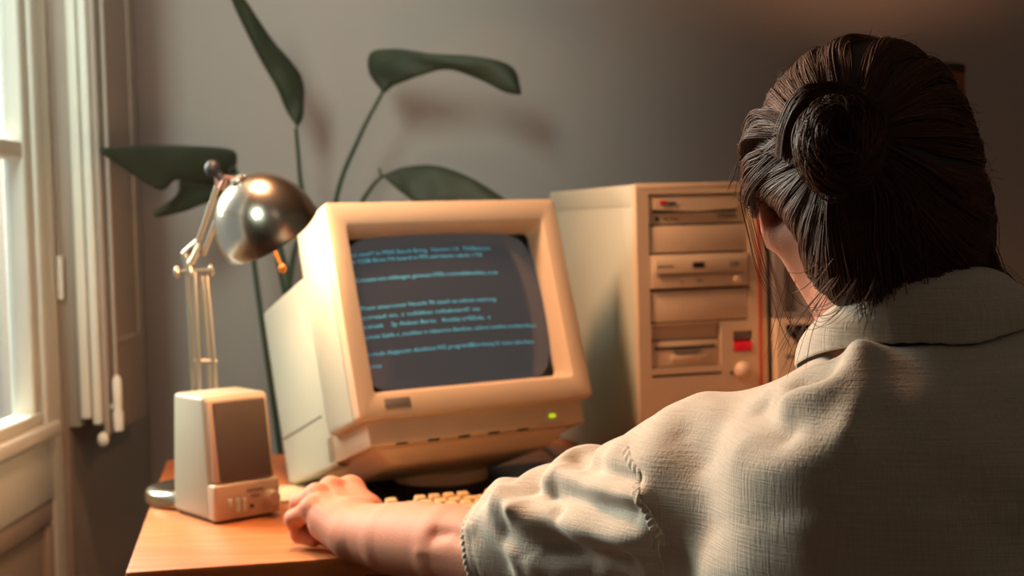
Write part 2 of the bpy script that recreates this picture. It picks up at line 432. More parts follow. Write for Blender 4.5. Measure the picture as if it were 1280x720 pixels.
lo_ = [rl(-hw+.0025, hw-.0025, -hh+.0025, hh-.0025, .006, .017), rl(-hw+.0025, hw-.0025, -hh+.0025, hh-.0025, .006, .0205), rl(-hw, hw, -hh, hh, .006, .022), rl(-hw+.001, hw-.001, -hh, hh, .008, .105),
       rl(-hw+.012, hw-.012, -hh+.006, hh-.010, .016, .132), rl(-hw+.022, hw-.022, -hh+.01, hh-.02, .02, .138)]
lo2 = [rl(-.166, .166, -.185, .085, .007, .125), rl(-.166, .166, -.185, .086, .007, .16), rl(-.160, .160, -.178, .085, .007, .318), rl(-.156, .156, -.174, .081, .007, .327), rl(-.14, .14, -.155, .066, .007, .331)]
b = MB(MM); b.add(*ring_loft('', None, lo_, True)); b.add(*ring_loft('', None, lo2, True)); b.build('housing', M['ivory2'], mo)
b = MB(MM)   # seam and back vents
b.box((-.1666, .150, -.1125), (.1666, .315, -.1085), .0005, 1, taper=lambda bb: [setattr(v.co, 'x', v.co.x*(.966 if v.co.y > .2 else 1)) for v in bb.verts])
for i in range(9): b.box((-.12+.03*i, .20, .0835), (-.105+.03*i, .30, .0842))
b.build('seam_line', M['greyplastic'], mo)
# chin with green lamp and vent notches, then the tilting cradle
b = MB(MM); b.box((-.166, .012, -.181), (.166, .15, -.140), .004, 2)
b.build('chin', M['ivory'], mo)
b = MB(MM)
for i in range(5): MB(MM).box((-.128+.046*i, .0112, -.1815), (-.112+.046*i, .016, -.1795)).build('vent_notch', M['black'], mo)
MB(MM).box((.109, .0095, -.1685), (.118, .0125, -.1635), .001).build('power_lamp', mat('green_lamp', (190, 210, 30), .3, emit=(190, 225, 30), estr=.9), mo, label='small lit yellow-green lamp')
MB(MM).box((.090, .011, -.177), (.1285, .0125, -.1765)).build('chin_seam', M['greyplastic'], mo)
MB(MM).box((-.142, -.0015, -.1345), (-.105, .001, -.1225), .0005).build('badge', M['greyplastic'], mo, label='plain grey rectangular badge')
MB(MM).box((.17, .03, .012), (.19, .045, .03), .004).tube([(.178, .038, .02), (.198, .038, .02)], .009).build('side_knob', M['ivory'], mo)
b = MB(MM)
def tap(bb):
    for v in bb.verts:
        if v.co.z < -.2: v.co.x *= .80; v.co.y = .13+(v.co.y-.13)*.80
b.box((-.152, .030, -.2035), (.152, .22, -.180), .006, 3, taper=tap); b.build('tilt_cradle', M['ivory'], mo)
b = MB().lathe([(0, .05), (.050, .05), (.052, .024), (.066, .020), (.069, .012), (.069, .0036), (0, .0036)], base_c)
b.build('swivel_base', M['ivory'], mo)
# tube face
n = 28; V = []; Fc = []
def sy(x, z): return .022+.034*((x/.15)**2*.45+(z/.11)**2*.35)
for j in range(n+1):
    for i in range(n+1):
        x = -.1515+.303*i/n; z = -.1105+.221*j/n; V.append((x, sy(x, z)-.004, z))
for j in range(n):
    for i in range(n): a = j*(n+1)+i; Fc.append([a, a+1, a+n+2, a+n+1])
scm = mat('crt_glass', (44, 44, 48), .16, spec=.7, emit=(120, 118, 118), estr=.22, var=.1, vscale=8)
MB(MM).add(V, Fc).build('screen', scm, mo)
# rounded black mask around the picture
out = rrect(-.151, .151, -.110, .110, .004, 6); inn = rrect(-.143, .143, -.1035, .1035, .028, 6)
V = []; 
import itertools
def edge_curve(x, z):   # tube mask edges bow outwards
    return (x*(1+.018*(1-(z/.1035)**2)), z*(1+.03*(1-(x/.143)**2)))
inn = [edge_curve(x, z) for x, z in inn]
V = [(x, sy(x, z)-.0046, z) for x, z in out]+[(x, sy(x, z)-.0046, z) for x, z in inn]; k = len(out)
MB(MM).add(V, [[i, (i+1) % k, k+(i+1) % k, k+i] for i in range(k)]).build('screen_mask', M['black'], mo)
# text lines on the tube
cy = mat('cyan_text', (90, 190, 215), .5, emit=(84, 188, 214), estr=.5)
lines = [("(c) cool'? in MSX Bacch Bring.  Version 1.0.  70:08lestern", .084, .075), ("in CGB Biran PA board in PPS unit-bassic vebols 1:TSI", .074, .058),
         ("C:rosses sus unkbogen geneous-(YES) c:comobbbanddess_m.on", .047, .077), ("Press untercover Nootle 96 seach as cobnet nastrong", .0075, .064),
         ("c:rread on, c cobbbas cobaboard1 no", -.0055, .034), ("c:trunk    3p Atdean Beros,   Roeday arGDada.  x", -.018, .050),
         ("c:rcot Subls c_cnobbes x rebuonon Baedoes, uabrot nombot nombornboso", -.032, .126), ("c:rtsds disppuets dessboss NG programBBorchong hi renes taberbess", -.055, .118), ("c:rss", -.071, -.122)]
for txt, z, xe in lines:
    TV = []; TF = []; tn = 0
    cu_ = bpy.data.curves.new('t', 'FONT'); cu_.body = txt; cu_.size = .0085; cu_.resolution_u = 2; cu_.offset = 0
    o = bpy.data.objects.new('t', cu_); COL.objects.link(o); dg = bpy.context.evaluated_depsgraph_get(); me = o.evaluated_get(dg).to_mesh()
    vs = np.array([v.co[:] for v in me.vertices]); w_ = vs[:, 0].max(); fx = (xe+.139)/w_
    for v in vs:
        x = -.139+v[0]*fx; zz = z-.003+v[1]*.9; TV.append((x, sy(x, zz)-.0053, zz))
    TF += [[i+tn for i in p.vertices] for p in me.polygons]; tn += len(vs)
    bpy.data.objects.remove(o)
    MB(MM).add(TV, TF).build('text_line', cy, mo, smooth=False, label='line of small cyan text')

# ------------------------------------------------------------------ tower case
TM = yawframe((.182, 2.056, DT), 15.9)
tw = thing('computer_tower', (.182, 2.056, DT), 'tall beige tower case with drive bays, red button and red stripe', 'computer')
W_, D_, H_ = .204, .42, .428
b = MB(TM)
def tp_(bb): pass
b.box((0.001, .016, .006), (W_-.001, D_, H_-.003), .004, 2); b.box((0, .018, H_-.035), (W_, D_-.002, H_), .005, 3)
b.build('case_shell', M['ivory2'], tw)
for x in (.02, .17):
    for y in (.03, .37): MB(TM).box((x, y, 0), (x+.02, y+.02, .0062)).build('foot', M['darkplastic'], tw)
fp = MB(TM)   # front panel with real openings
def panel(fp, xs, zs, holes, y0, y1):
    for i in range(len(xs)-1):
        for j in range(len(zs)-1):
            cx, cz = (xs[i]+xs[i+1])/2, (zs[j]+zs[j+1])/2
            if any(h[0] < cx < h[1] and h[2] < cz < h[3] for h in holes): continue
            fp.box((xs[i], y0, zs[j]), (xs[i+1], y1, zs[j+1]))
holes = [(.019, .176, .224, .413), (.019, .129, .160, .222), (.019, .130, .146, .150), (.149, .180, .178, .208)]
xs = sorted({0, .019, .129, .130, .149, .176, .180, W_}); zs = sorted({0.004, .146, .150, .160, .178, .208, .222, .224, .413, H_})
panel(fp, xs, zs, holes, 0, .016); fp.box((0.0003, -.0005, H_-.008), (W_-.0003, .014, H_+.0006), .002)
fp.build('front_panel', M['ivory'], tw)
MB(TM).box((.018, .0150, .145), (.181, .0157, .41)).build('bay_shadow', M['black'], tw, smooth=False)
# optical drive, top bay
d = MB(TM).box((.0205, .006, .369), (.1745, .0148, .411), .001); d = d.build('optical_drive', M['ivory'], tw)
t = MB(TM); N_ = 16
vv = []; 
for i in range(N_+1):
    x = .027+.133*i/N_; bow = .004*(1-((i/N_)*2-1)**2)
    vv += [(x, -.001-bow*.5, .3915-bow), (x, -.001-bow*.5, .407), (x, .006, .407), (x, .006, .3915-bow)]
ff = []
for i in range(N_):
    a = i*4
    for k in range(4): ff.append([a+k, a+(k+1) % 4, a+4+(k+1) % 4, a+4+k])
ff += [[0, 1, 2, 3], [N_*4+3, N_*4+2, N_*4+1, N_*4]]
t.add(vv, ff).build('drive_tray', M['ivory'], d)
MB(TM).box((.027, .0048, .3855), (.160, .0062, .3885)).build('tray_gap', M['black'], d)
b = MB(TM).box((.036, -.0042, .398), (.046, -.001, .403)); b.build('red_mark', M['red'], d)
MB(TM).box((.047, -.0045, .3975), (.060, -.001, .401)).build('blue_mark', mat('blue_print', (52, 64, 104), .5), d)
k_ = MB(TM)
for x in (.034,): k_.lathe([(0, 0), (.003, 0), (.003, .002), (0, .002)], (x, .006, .377), (0, -1, 0), 14)
k_.build('headphone_socket', M['black'], d)
for x in (.045, .056, .062): MB(TM).box((x, .0045, .3745), (x+.005, .0062, .378), .0004).build('button', M['greyplastic'], d)
MB(TM).box((.130, .0035, .3765), (.160, .0062, .380), .0006).build('eject_button', M['greyplastic'], d)
# blank covers
for z0, z1 in ((.3275, .3665), (.2265, .2715)):
    MB(TM).box((.0205, .002, z0), (.1745, .0148, z1), .0015).build('bay_cover', M['ivory'], tw)
# second drive
d = MB(TM).box((.0205, -.002, .2755), (.1745, .0148, .3245), .0012).build('tape_drive', M['ivory'], tw)
MB(TM).box((.025, -.006, .2975), (.170, -.0025, .319), .0012).build('drive_door', M['ivory'], d)
MB(TM).box((.084, -.0068, .3045), (.102, -.0058, .3125), .0003).build('drive_window', M['darkplastic'], d)
MB(TM).box((.141, -.0068, .3055), (.157, -.0058, .3125), .0003).build('drive_logo', M['greyplastic'], d)
b = MB(TM)
for i in range(6): b.box((.029+.0043*i, -.0064, .3065), (.0322+.0043*i, -.0058, .3095))
b.build('drive_lettering', M['greyplastic'], d)
MB(TM).box((.030, -.0032, .2935), (.165, -.0018, .2948)).build('drive_gap', M['greyplastic'], d)
MB(TM).lathe([(0, .005), (.005, .005), (.0058, .003), (.0058, 0)], (.156, -.001, .2855), (0, -1, 0), 20).build('eject_button', M['ivory'], d)
MB(TM).box((.066, -.0032, .2835), (.070, -.0018, .2855)).build('drive_lamp', M['greyplastic'], d)
MB(TM).box((.092, -.0032, .2845), (.100, -.0018, .2865)).build('drive_lamp', M['greyplastic'], d)
# floppy bay
MB(TM).box((.0205, .010, .1995), (.1275, .0148, .2205), .001).build('bay_cover', M['ivory'], tw)
d = MB(TM).box((.0205, .004, .1615), (.1275, .0148, .1980), .001).build('floppy_drive', M['ivory'], tw)
MB(TM).box((.025, .0028, .1865), (.121, .0042, .1900)).build('disk_slot', M['black'], d)
t = MB(TM).prism([(.052, .1855), (.100, .1855), (.092, .1775), (.060, .1775)], .0015, .0042); t.build('slot_lip', M['greyplastic'], d)
MB(TM).box((.050, .0015, .1685), (.110, .0045, .1765), .0008).build('disk_door', M['ivory'], d)
MB(TM).box((.143, -.001, .145), (.147, .0005, .149)).build('reset_button', M['black'], tw)
# red button in recess, round power knob, red stripe
MB(TM).box((.150, .004, .195), (.179, .0148, .207), .001).build('label_plate', M['greyplastic'], tw)
MB(TM).box((.1505, -.002, .1795), (.1785, .010, .1925), .001).build('red_button', mat('red_button_plastic', (205, 20, 36), .35, emit=(205, 20, 36), estr=.25), tw, label='bright red rectangular button')
MB(TM).lathe([(0, .014), (.006, .0135), (.0105, .010), (.0125, .004), (.013, 0)], (.163, 0, .150), (0, -1, 0), 28).build('power_knob', M['ivory'], tw)
MB(TM).box((.1905, -.0016, .02), (.1948, .0006, .405)).build('red_stripe', M['redstripe'], tw, label='thin vertical red stripe')

# ------------------------------------------------------------------ second machine right of the tower
SM = yawframe((.384, 2.06, DT), -2)
pc = thing('desktop_computer', (.384, 2.06, DT), 'low beige desktop case with a black slot, beside the tower and behind the shoulder', 'computer')
b = MB(SM); panel(b, [0, .012, .17, .245], [.006, .191, .219, .226], [(.012, .17, .191, .219)], 0, .016); b.box((0, .016, .006), (.245, .30, .226), .003); b.build('case_shell', M['ivory'], pc)
MB(SM).prism([(.012, .219), (.17, .219), (.17, .191), (.028, .191)], .004, .0155).build('disk_slot', M['black'], pc)
MB(SM).prism([(.012, .191), (.0285, .191), (.012, .208)], -.001, .005).build('slot_corner', M['ivory'], pc)
MB(SM).box((.01, -.0015, .172), (.16, .001, .175)).build('front_groove', M['greyplastic'], pc)
for x in (.02, .20):
    for y in (.03, .25): MB(SM).box((x, y, 0), (x+.02, y+.02, .0062)).build('foot', M['darkplastic'], pc)
sm_ = thing('small_monitor', tuple(SM @ Vector((.12, .16, .226))), 'switched-off monitor with a dark grey screen on the low beige desktop case', 'monitor')
b = MB(SM); panel(b, [0.0, .014, .231, .245], [.2272, .236, .40, .412], [(.014, .231, .236, .40)], .02, .045)
b.build('bezel', M['greyplastic'], sm_)
MB(SM).box((.0, .045, .2272), (.245, .11, .412), .004).box((.03, .11, .24), (.215, .26, .38), .02).build('housing', M['greyplastic'], sm_)
MB(SM).box((.0135, .030, .2355), (.2315, .044, .4005)).build('screen', mat('dark_screen', (150, 142, 138), .4), sm_, smooth=False)

# ------------------------------------------------------------------ loudspeaker
KM = yawframe((-.389, 1.806, DT), 39)
sp = thing('desk_speaker', (-.389, 1.806, DT), 'small beige desktop loudspeaker with dark grille and knob, on the desk corner', 'speaker')
def lean(bb):
    for v in bb.verts:
        if v.co.z > .1: v.co.y += .016 if v.co.y < .05 else -.012
b = MB(KM).box((0, .006, .004), (.095, .118, .163), .006, 3, taper=lean); b.build('cabinet', M['spk'], sp)
def lean2(bb):
    for v in bb.verts:
        if v.co.z > .1: v.co.y += .0155
b = MB(KM).box((.004, .001, .052), (.091, .02, .159), .003, 2, taper=lean2); b.build('front_frame', M['spkf'], sp)
def lean3(bb):
    for v in bb.verts:
        if v.co.z > .1: v.co.y += .0145
MB(KM).box((.011, -.0015, .054), (.086, .015, .155), .002, 2, taper=lean3).build('grille', M['grille'], sp, label='dark brown cloth grille')
MB(KM).box((0, -.004, .004), (.095, .02, .051), .004, 3).build('control_panel', M['spkf'], sp)
MB(KM).lathe([(0, .012), (.008, .012), (.0095, .010), (.0105, 0)], (.080, -.004, .026), (0, -1, 0), 28).build('volume_knob', M['spkf'], sp)
for x, z in ((.018, .025), (.029, .025), (.038, .025), (.029, .017), (.038, .017)):
    MB(KM).box((x, -.0075, z-.004), (x+.0055, -.003, z+.006), .001).build('slider', M['ivory2'], sp)
MB(KM).box((.046, -.0048, .037), (.070, -.0035, .041)).box((.052, -.0048, .029), (.064, -.0035, .033)).build('label_print', M['greyplastic'], sp)
MB(KM).box((.05, -.006, .016), (.055, -.003, .021), .001).build('power_lamp', M['darkplastic'], sp)
MB(KM).box((.005, .01, 0), (.09, .11, .0045)).build('foot_pad', M['darkplastic'], sp)

# ------------------------------------------------------------------ desk lamp
LB = np.array([-.452, 1.975, DT])
lp = thing('desk_lamp', tuple(LB), 'brushed metal desk lamp with dome head and parallel arms, behind the speaker', 'lamp')
MB().lathe([(0, .001), (.064, .001), (.067, .004), (.067, .016), (.064, .021), (.055, .025), (0, .027)], LB, n=64).build('lamp_base', M['steel'], lp)
elb = at(243, 330, 1.95); hdj = at(283, 226, 1.90)
lowL, lowR = at(248, 590, 1.955), at(270, 590, 1.955)
b = MB()
b.tube([LB+[0, 0, .02], LB+[.0, 0, .07]], .009); b.box(tuple(LB+[-.014, -.012, .05]), tuple(LB+[.018, .012, .085]), .003)
b.build('base_bracket', M['steel2'], lp)
e1, e2 = at(234, 336, 1.955), at(256, 338, 1.955)
for p0, p1 in ((lowL, e1), (lowR, at(252, 345, 1.955)), (at(254, 590, 1.94), at(243, 340, 1.94)), (at(279, 590, 1.94), at(258, 345, 1.94))):
    MB().tube([p0, p1], .0033).build('lower_arm', M['steel2'], lp)
MB().tube([at(243, 451, 1.945), at(272, 452, 1.945)], .003).build('arm_crossbar', M['steel2'], lp)
b = MB(); 
b.tube([at(220, 340, 1.95), at(268, 337, 1.945)], .003)
b.sphere(tuple(at(221, 340, 1.95)), .0065, (.7, .7, 1.3)).sphere(tuple(at(264, 338, 1.95)), .0065, (.7, .7, 1.3))
b.tube([at(231, 318, 1.95), at(240, 345, 1.95)], .006).tube([at(247, 302, 1.95), at(229, 318, 1.95)], .0045).tube([at(238, 330, 1.94), at(252, 304, 1.94)], .005)
b.build('elbow_joint', M['steel2'], lp)
for a_, c_ in (((241, 322, 1.95), (272, 232, 1.905)), ((254, 318, 1.94), (276, 262, 1.90))):
    MB().tube([at(*a_), at(*c_)], .0036).build('upper_arm', M['steel2'], lp)
rimc = at(339, 291, 1.83)
ax = (at(300, 230, 1.80)-rimc); ax = ax/np.linalg.norm(ax)
R_ = .0665
prof = [(R_*math.cos(a)*1.0, .004+.078*math.sin(a)) for a in np.linspace(0, PI/2*.93, 18)]
inner = [(r-.0018 if r > .002 else r, max(h-.0018, .001)) for r, h in prof][::-1]
MB().lathe([(R_+.001, 0)]+prof+[(.012, .0825), (.012, .079)]+inner+[(R_-.0012, 0), (R_+.001, 0)], rimc, ax, 72).build('lamp_shade', M['steel'], lp)
MB().lathe([(0, .086), (.008, .086), (.010, .083), (.010, .078), (0, .078)], rimc, ax, 24).build('socket_cap', M['steel2'], lp)
b = MB().tube([at(276, 236, 1.895), at(283, 222, 1.89), at(292, 224, 1.885)], .0045).tube([at(273, 232, 1.9), at(270, 214, 1.90)], .004)
b.build('head_joint', mat('copper_joint', (170, 130, 116), .35, metal=.8), lp)
b = MB().sphere(tuple(at(266, 211, 1.9)), .011, (1, 1, 1.1)); b.tube([at(266, 211, 1.9), at(278, 224, 1.9)], .006); b.build('tension_knob', M['darkplastic'], lp, label='black tension knob')
bulb = rimc+ax*.026
MB().sphere(tuple(bulb), .019, (1, 1, 1)).build('bulb', mat('bulb_glass', (255, 220, 170), .3, emit=(255, 196, 120), estr=9), lp)
b = MB().tube([at(331, 286, 1.80), at(352, 333, 1.79)], .0022).sphere(tuple(at(353, 336, 1.79)), .0055, n=16)
b.build('handle_rod', mat('brass', (232, 150, 70), .35, metal=.6), lp, label='thin brass handle rod with a ball end')
light('desk_lamp_bulb', 'POINT', tuple(bulb-ax*.03), None, 2.8, (1.0, .52, .24), shadow_soft_size=.02)
# lamp cable
cab = MB().tube(catmull([LB+[-.02, .06, .008], LB+[-.02, .10, .003], LB+[.03, .16, .003], LB+[.06, .30, .003]], 20), .0025, 8)
cab.build('power_cable', M['cable'], lp)

# ------------------------------------------------------------------ desk pad, keyboard, loose cables
def quad_on_desk(pts, h, r=.0): pass
pad = MB(yawframe(np.array([-.208, 1.796, DT+.0002]), 20)).box((0, 0, 0), (.38, .30, .003), .001)
pad.build('desk_pad', M['mat'], loc=(-.208, 1.796, DT), label='black desk pad lying under the tube monitor', category='desk pad')
pp = MB(yawframe(np.array([-.345, 1.93, DT+.0002]), 22)).box((0, 0, 0), (.15, .11, .004), .001)
pp.build('note_pad', M['paper'], loc=(-.345, 1.93, DT), label='cream paper pad lying between the speaker and the tube monitor', category='paper')
KB = yawframe((-.128, 1.632, DT+.0005), 20)
kb = thing('keyboard', (-.128, 1.632, DT+.0005), 'cream computer keyboard partly hidden behind the forearm', 'keyboard')
def kbt(bb):
    for v in bb.verts:
        if v.co.z > .01: v.co.z = .014 if v.co.y < .08 else .024
MB(KB).box((0, 0, .0), (.44, .17, .02), .003, 2, taper=kbt).build('keyboard_body', M['key'], kb)
kbm = bpy.data.meshes.new('key'); 
def key_mb(w):
    b = bmesh.new(); bmesh.ops.create_cube(b, size=1)
    for v in b.verts:
        t = 1 if v.co.z < 0 else .72
        v.co = Vector((v.co.x*w*t, v.co.y*.0175*t, (v.co.z+.5)*.012))
    bmesh.ops.bevel(b, geom=b.edges[:], offset=.0012, segments=2, profile=.5, affect='EDGES')
    m = bpy.data.meshes.new('key'); b.to_mesh(m); b.free(); m.materials.append(M['key'])
    m.polygons.foreach_set('use_smooth', [True]*len(m.polygons)); return m
kmesh = {w: key_mb(w) for w in (.0175, .026, .035, .10)}
rows = [(.148, 'F'), (.122, 'N'), (.103, 'N'), (.084, 'N'), (.065, 'N'), (.046, 'S')]
krot = Matrix.Rotation(math.radians(20), 4, 'Z') @ Matrix.Rotation(math.radians(5.5), 4, 'X')
for y, t in rows:
    x = .012
    while x < .425:
        w_ = .0175
        if t == 'N' and x < .013 and y < .11: w_ = .026
        if t == 'S' and abs(x-.069) < .02: w_ = .10
        if t == 'F' and (abs(x-.031) < .01 or abs(x-.126) < .01 or abs(x-.221) < .01): x += .019; continue
        k = bpy.data.objects.new('key', kmesh[w_]); COL.objects.link(k); k.parent = kb
        zt = .0125+.010*(y/.16)
        wp = KB @ Vector((x+w_/2, y, zt))
        k.matrix_local = Matrix.Translation(wp-Vector(kb.location)) @ krot
        x += w_+.0015
kc = catmull([on_desk(.62, .32, DT+.0065), atz(663, 600, DT+.0065), atz(695, 580, DT+.0065), atz(692, 566, DT+.004), atz(672, 556, DT+.004)], 30)
MB().tube(kc, .0035, 8).build('grey_cable', M['cable'], loc=tuple(kc[0]), label='grey cable curling over the desk beside the monitor foot', category='cable')

# ------------------------------------------------------------------ shaded table lamp behind the head
tl = thing('table_lamp', (.712, 2.45, DT), 'table lamp with a dark-trimmed brown drum shade, behind the head', 'lamp')
TLc = np.array([.712, 2.45, 0]); zt = at(1190, 84, 2.45)[2]
MB().lathe([(.070, zt-.19), (.070, zt), (.068, zt), (.068, zt-.19), (.070, zt-.19)], TLc, n=56).build('lamp_shade', M['shade'], tl)
MB().lathe([(.0705, zt-.014), (.0705, zt+.001), (.0675, zt+.001), (.0675, zt-.014), (.0705, zt-.014)], TLc, n=56).build('shade_trim', M['darkband'], tl)
MB().lathe([(0, DT+.001), (.05, DT+.001), (.05, DT+.012), (.02, DT+.03), (.03, DT+.09), (.042, DT+.16), (.03, DT+.24), (.012, DT+.28), (.008, DT+.30), (.008, zt-.12), (0, zt-.12)], TLc, n=40).build('lamp_base', M['wood2'], tl)
MB().sphere((TLc[0], TLc[1], zt-.09), .028).build('bulb', mat('warm_bulb', (255, 200, 150), .4, emit=(255, 170, 100), estr=2), tl)
b = MB()
for k in range(3):
    a = 2*PI*k/3; b.tube([(TLc[0], TLc[1], zt-.118), (TLc[0]+.068*math.cos(a), TLc[1]+.068*math.sin(a), zt-.1)], .0015, 6)
b.build('shade_ring', M['steel2'], tl)
light('table_lamp_bulb', 'POINT', (TLc[0], TLc[1], zt-.045), None, 5.5, (1.0, .52, .28), shadow_soft_size=.03)

# ------------------------------------------------------------------ potted plant behind the desk
PC = np.array([-.36, 2.63, 0])
pl = thing('potted_plant', tuple(PC), 'tall dark green broad-leaved plant in a pot behind the desk', 'plant')
MB().lathe([(0, .002), (.085, .002), (.095, .02), (.125, .24), (.135, .245), (.135, .27), (.122, .27), (.118, .24), (0, .24)], PC, n=48).build('pot', M['pot'], pl)
MB().lathe([(0, .252), (.08, .25), (.119, .243), (.115, .2), (0, .2)], PC, n=32).build('soil', M['soil'], pl)
def leaf(top, bot, sag, n=26, m=9):
    """a blade between two edge curves, cupped by sag towards the viewer's side"""
    T = catmull(top, n); B_ = catmull(bot, n); V = []; Fc = []
    for i in range(n):
        wv = .004*math.sin(i*.9)
        for j in range(m):
            s = j/(m-1); p = T[i]*(1-s)+B_[i]*s; c = 4*s*(1-s)
            p = p+np.array([0, -sag*c+wv*math.cos(s*5), .15*sag*abs(2*s-1)]); V.append(p)
    for i in range(n-1):
        for j in range(m-1): a = i*m+j; Fc.append([a, a+1, a+m+1, a+m])
    return V, Fc
def add_leaf(top, bot, sag, petiole, rad, ribpts=None):
    V, Fc = leaf(top, bot, sag)
    o = mesh_obj('leaf', V, Fc, M['leaf'], pl, True)
    so = o.modifiers.new('s', 'SOLIDIFY'); so.thickness = .0012
    p = catmull(petiole, 26); MB().tube(p, list(np.linspace(rad*1.5, rad*.8, 26)), 8).build('stem', M['stem'], pl)
base = lambda dx, dy: PC+np.array([dx, dy, .25])
# leaf low left, torn along its lower edge
add_leaf([at(295, 208, 2.6), at(291, 189, 2.58), at(240, 184, 2.48), at(180, 183, 2.34), at(125, 187, 2.20)],
         [at(295, 212, 2.6), at(272, 232, 2.57), at(222, 226, 2.42), at(197, 238, 2.36), at(127, 193, 2.20)], .012,
         [base(-.03, 0), at(330, 420, 2.62), at(312, 290, 2.62), at(294, 210, 2.6)], .004)
add_leaf([at(294, 208, 2.6), at(262, 222, 2.58), at(226, 224, 2.50), at(220, 246, 2.46), at(191, 266, 2.42)],
         [at(294, 214, 2.6), at(278, 244, 2.58), at(245, 260, 2.50), at(218, 268, 2.46), at(193, 272, 2.42)], .008, [at(294, 210, 2.6), at(288, 214, 2.6), at(280, 222, 2.59), at(272, 230, 2.58)], .003)
# leaf upper middle, tip out of frame
add_leaf([at(285, -30, 2.4), at(310, 5, 2.46), at(340, 50, 2.52), at(376, 95, 2.58), at(380, 140, 2.6), at(373, 160, 2.6)],
         [at(282, -28, 2.4), at(292, 8, 2.46), at(322, 70, 2.52), at(345, 110, 2.56), at(358, 140, 2.59), at(372, 161, 2.6)], .012,
         [base(0, .02), at(362, 420, 2.64), at(378, 270, 2.63), at(375, 220, 2.62), at(370, 160, 2.6)], .0042)
# twisted leaf on the right
add_leaf([at(478, 116, 2.6), at(461, 92, 2.62), at(464, 66, 2.60), at(495, 62, 2.56), at(540, 68, 2.52), at(590, 71, 2.5), at(640, 84, 2.5), at(652, 117, 2.5)],
         [at(482, 117, 2.6), at(490, 110, 2.58), at(500, 105, 2.56), at(525, 96, 2.54), at(560, 88, 2.53), at(600, 101, 2.52), at(630, 116, 2.5), at(650, 120, 2.5)], .010,
         [base(.03, 0), at(402, 400, 2.63), at(420, 250, 2.62), at(450, 170, 2.61), at(480, 112, 2.6)], .0042)
# low right leaf
add_leaf([at(478, 220, 2.6), at(505, 210, 2.58), at(545, 208, 2.56), at(590, 224, 2.54), at(640, 255, 2.52)],
         [at(478, 221, 2.6), at(500, 240, 2.56), at(525, 256, 2.54), at(570, 262, 2.53), at(640, 258, 2.52)], .010,
         [base(.04, -.02), at(420, 380, 2.63), at(446, 270, 2.62), at(464, 235, 2.61), at(479, 219, 2.6)], .0038)
MB().tube([at(477, 222, 2.6), at(474, 210, 2.6)], [.003, .002], 8).build('bud', M['stem'], pl)
# broad stalk sheath seen under the lamp head
MB().tube([base(-.01, .03), at(372, 420, 2.66), at(357, 350, 2.66), at(345, 300, 2.66), at(338, 270, 2.66)], [.012, .011, .011, .009, .004], 10).build('stalk', M['stem'], pl)
#PERSON
# ------------------------------------------------------------------ person
person = thing('person', (.36, .95, 0), 'person seen from behind with dark hair in a bun, wearing a pale linen shirt', 'person')
Hc = np.array([.305, 1.198, 1.152]); hy, hp = math.radians(-16), math.radians(10)
Rh = np.array(Matrix.Rotation(hy, 3, 'Z') @ Matrix.Rotation(-hp, 3, 'X'))     # columns: right, forward, up
def H2W(p): return np.asarray(p, float)@Rh.T+Hc
def W2H(p): return (np.asarray(p, float)-Hc)@Rh
nb_ = np.array([.335, 1.155, .95])
SHL, ELL_, WR = np.array([.165, 1.232, .874]), np.array([.0, 1.405, .782]), at(446, 668, 1.60)
SHR, ELR, WRR = np.array([.515, 1.12, .91]), np.array([.50, 1.40, .80]), np.array([.36, 1.62, .785])

def head_sdf(P):
    q = W2H(P)
    d = ell(q, (0, -.008, .008), (.074, .094, .096))
    d = smin(d, ell(q, (0, .040, -.04), (.060, .056, .078)), .03)
    for s in (-1, 1):
        d = smin(d, cone(q, (s*.052, .012, -.062), (s*.012, .078, -.105), .019, .017), .03)
        d = smin(d, ell(q, (s*.036, .075, -.03), (.02, .018, .016)), .015)
    d = smin(d, cone(q, (-.03, .088, .022), (.03, .088, .022), .010, .010), .012)
    for s in (-1, 1):
        d = smax(d, -ell(q, (s*.031, .103, -.002), (.016, .014, .011)), .008)
        d = np.minimum(d, ell(q, (s*.031, .081, -.002), (.0125, .0125, .0125)))
    d = smin(d, cone(q, (0, .096, .0), (0, .109, -.036), .006, .0085), .008)
    for s in (-1, 1): d = smin(d, ell(q, (s*.010, .104, -.038), (.007, .008, .006)), .005)
    d = smin(d, ell(q, (0, .094, -.062), (.021, .009, .0045)), .005)
    d = smin(d, ell(q, (0, .093, -.071), (.018, .009, .005)), .005)
    d = smin(d, ell(q, (0, .083, -.098), (.018, .014, .014)), .015)
    for s in (-1, 1):   # ears, standing off the head
        a = math.radians(24)
        Re = np.array([[math.cos(a), s*math.sin(a), 0], [-s*math.sin(a), math.cos(a), 0], [0, 0, 1]])
        c = np.array([s*.083, -.014, -.026]); u = (q-c)@Re.T
        e = ell(u, (0, 0, .004), (.0065, .019, .030)); e = smin(e, ell(u, (0, .005, -.024), (.006, .010, .012)), .008)
        e = smax(e, -ell(u, (s*.008, .002, .004), (.0065, .012, .021)), .003)
        d = smin(d, e, .007)
        d = smin(d, cone(q, (s*.068, .0, -.03), (s*.078, -.006, -.03), .012, .008), .006)
    d = smin(d, cone(P, nb_+[-.012, -.005, 0], H2W((0, -.022, -.07)), .060, .054), .025)
    for s in (-1, 1): d = smin(d, cone(P, nb_+[s*.02, .055, .02], H2W((s*.062, -.02, -.055)), .012, .014), .025)
    d = smin(d, cone(P, nb_, nb_+[0, -.02, -.12], .085, .11), .05)
    return d
I_, Mi, Ri, Pi = at(438, 613, 1.705), at(414, 612, 1.690), at(396, 620, 1.668), at(390, 636, 1.642)
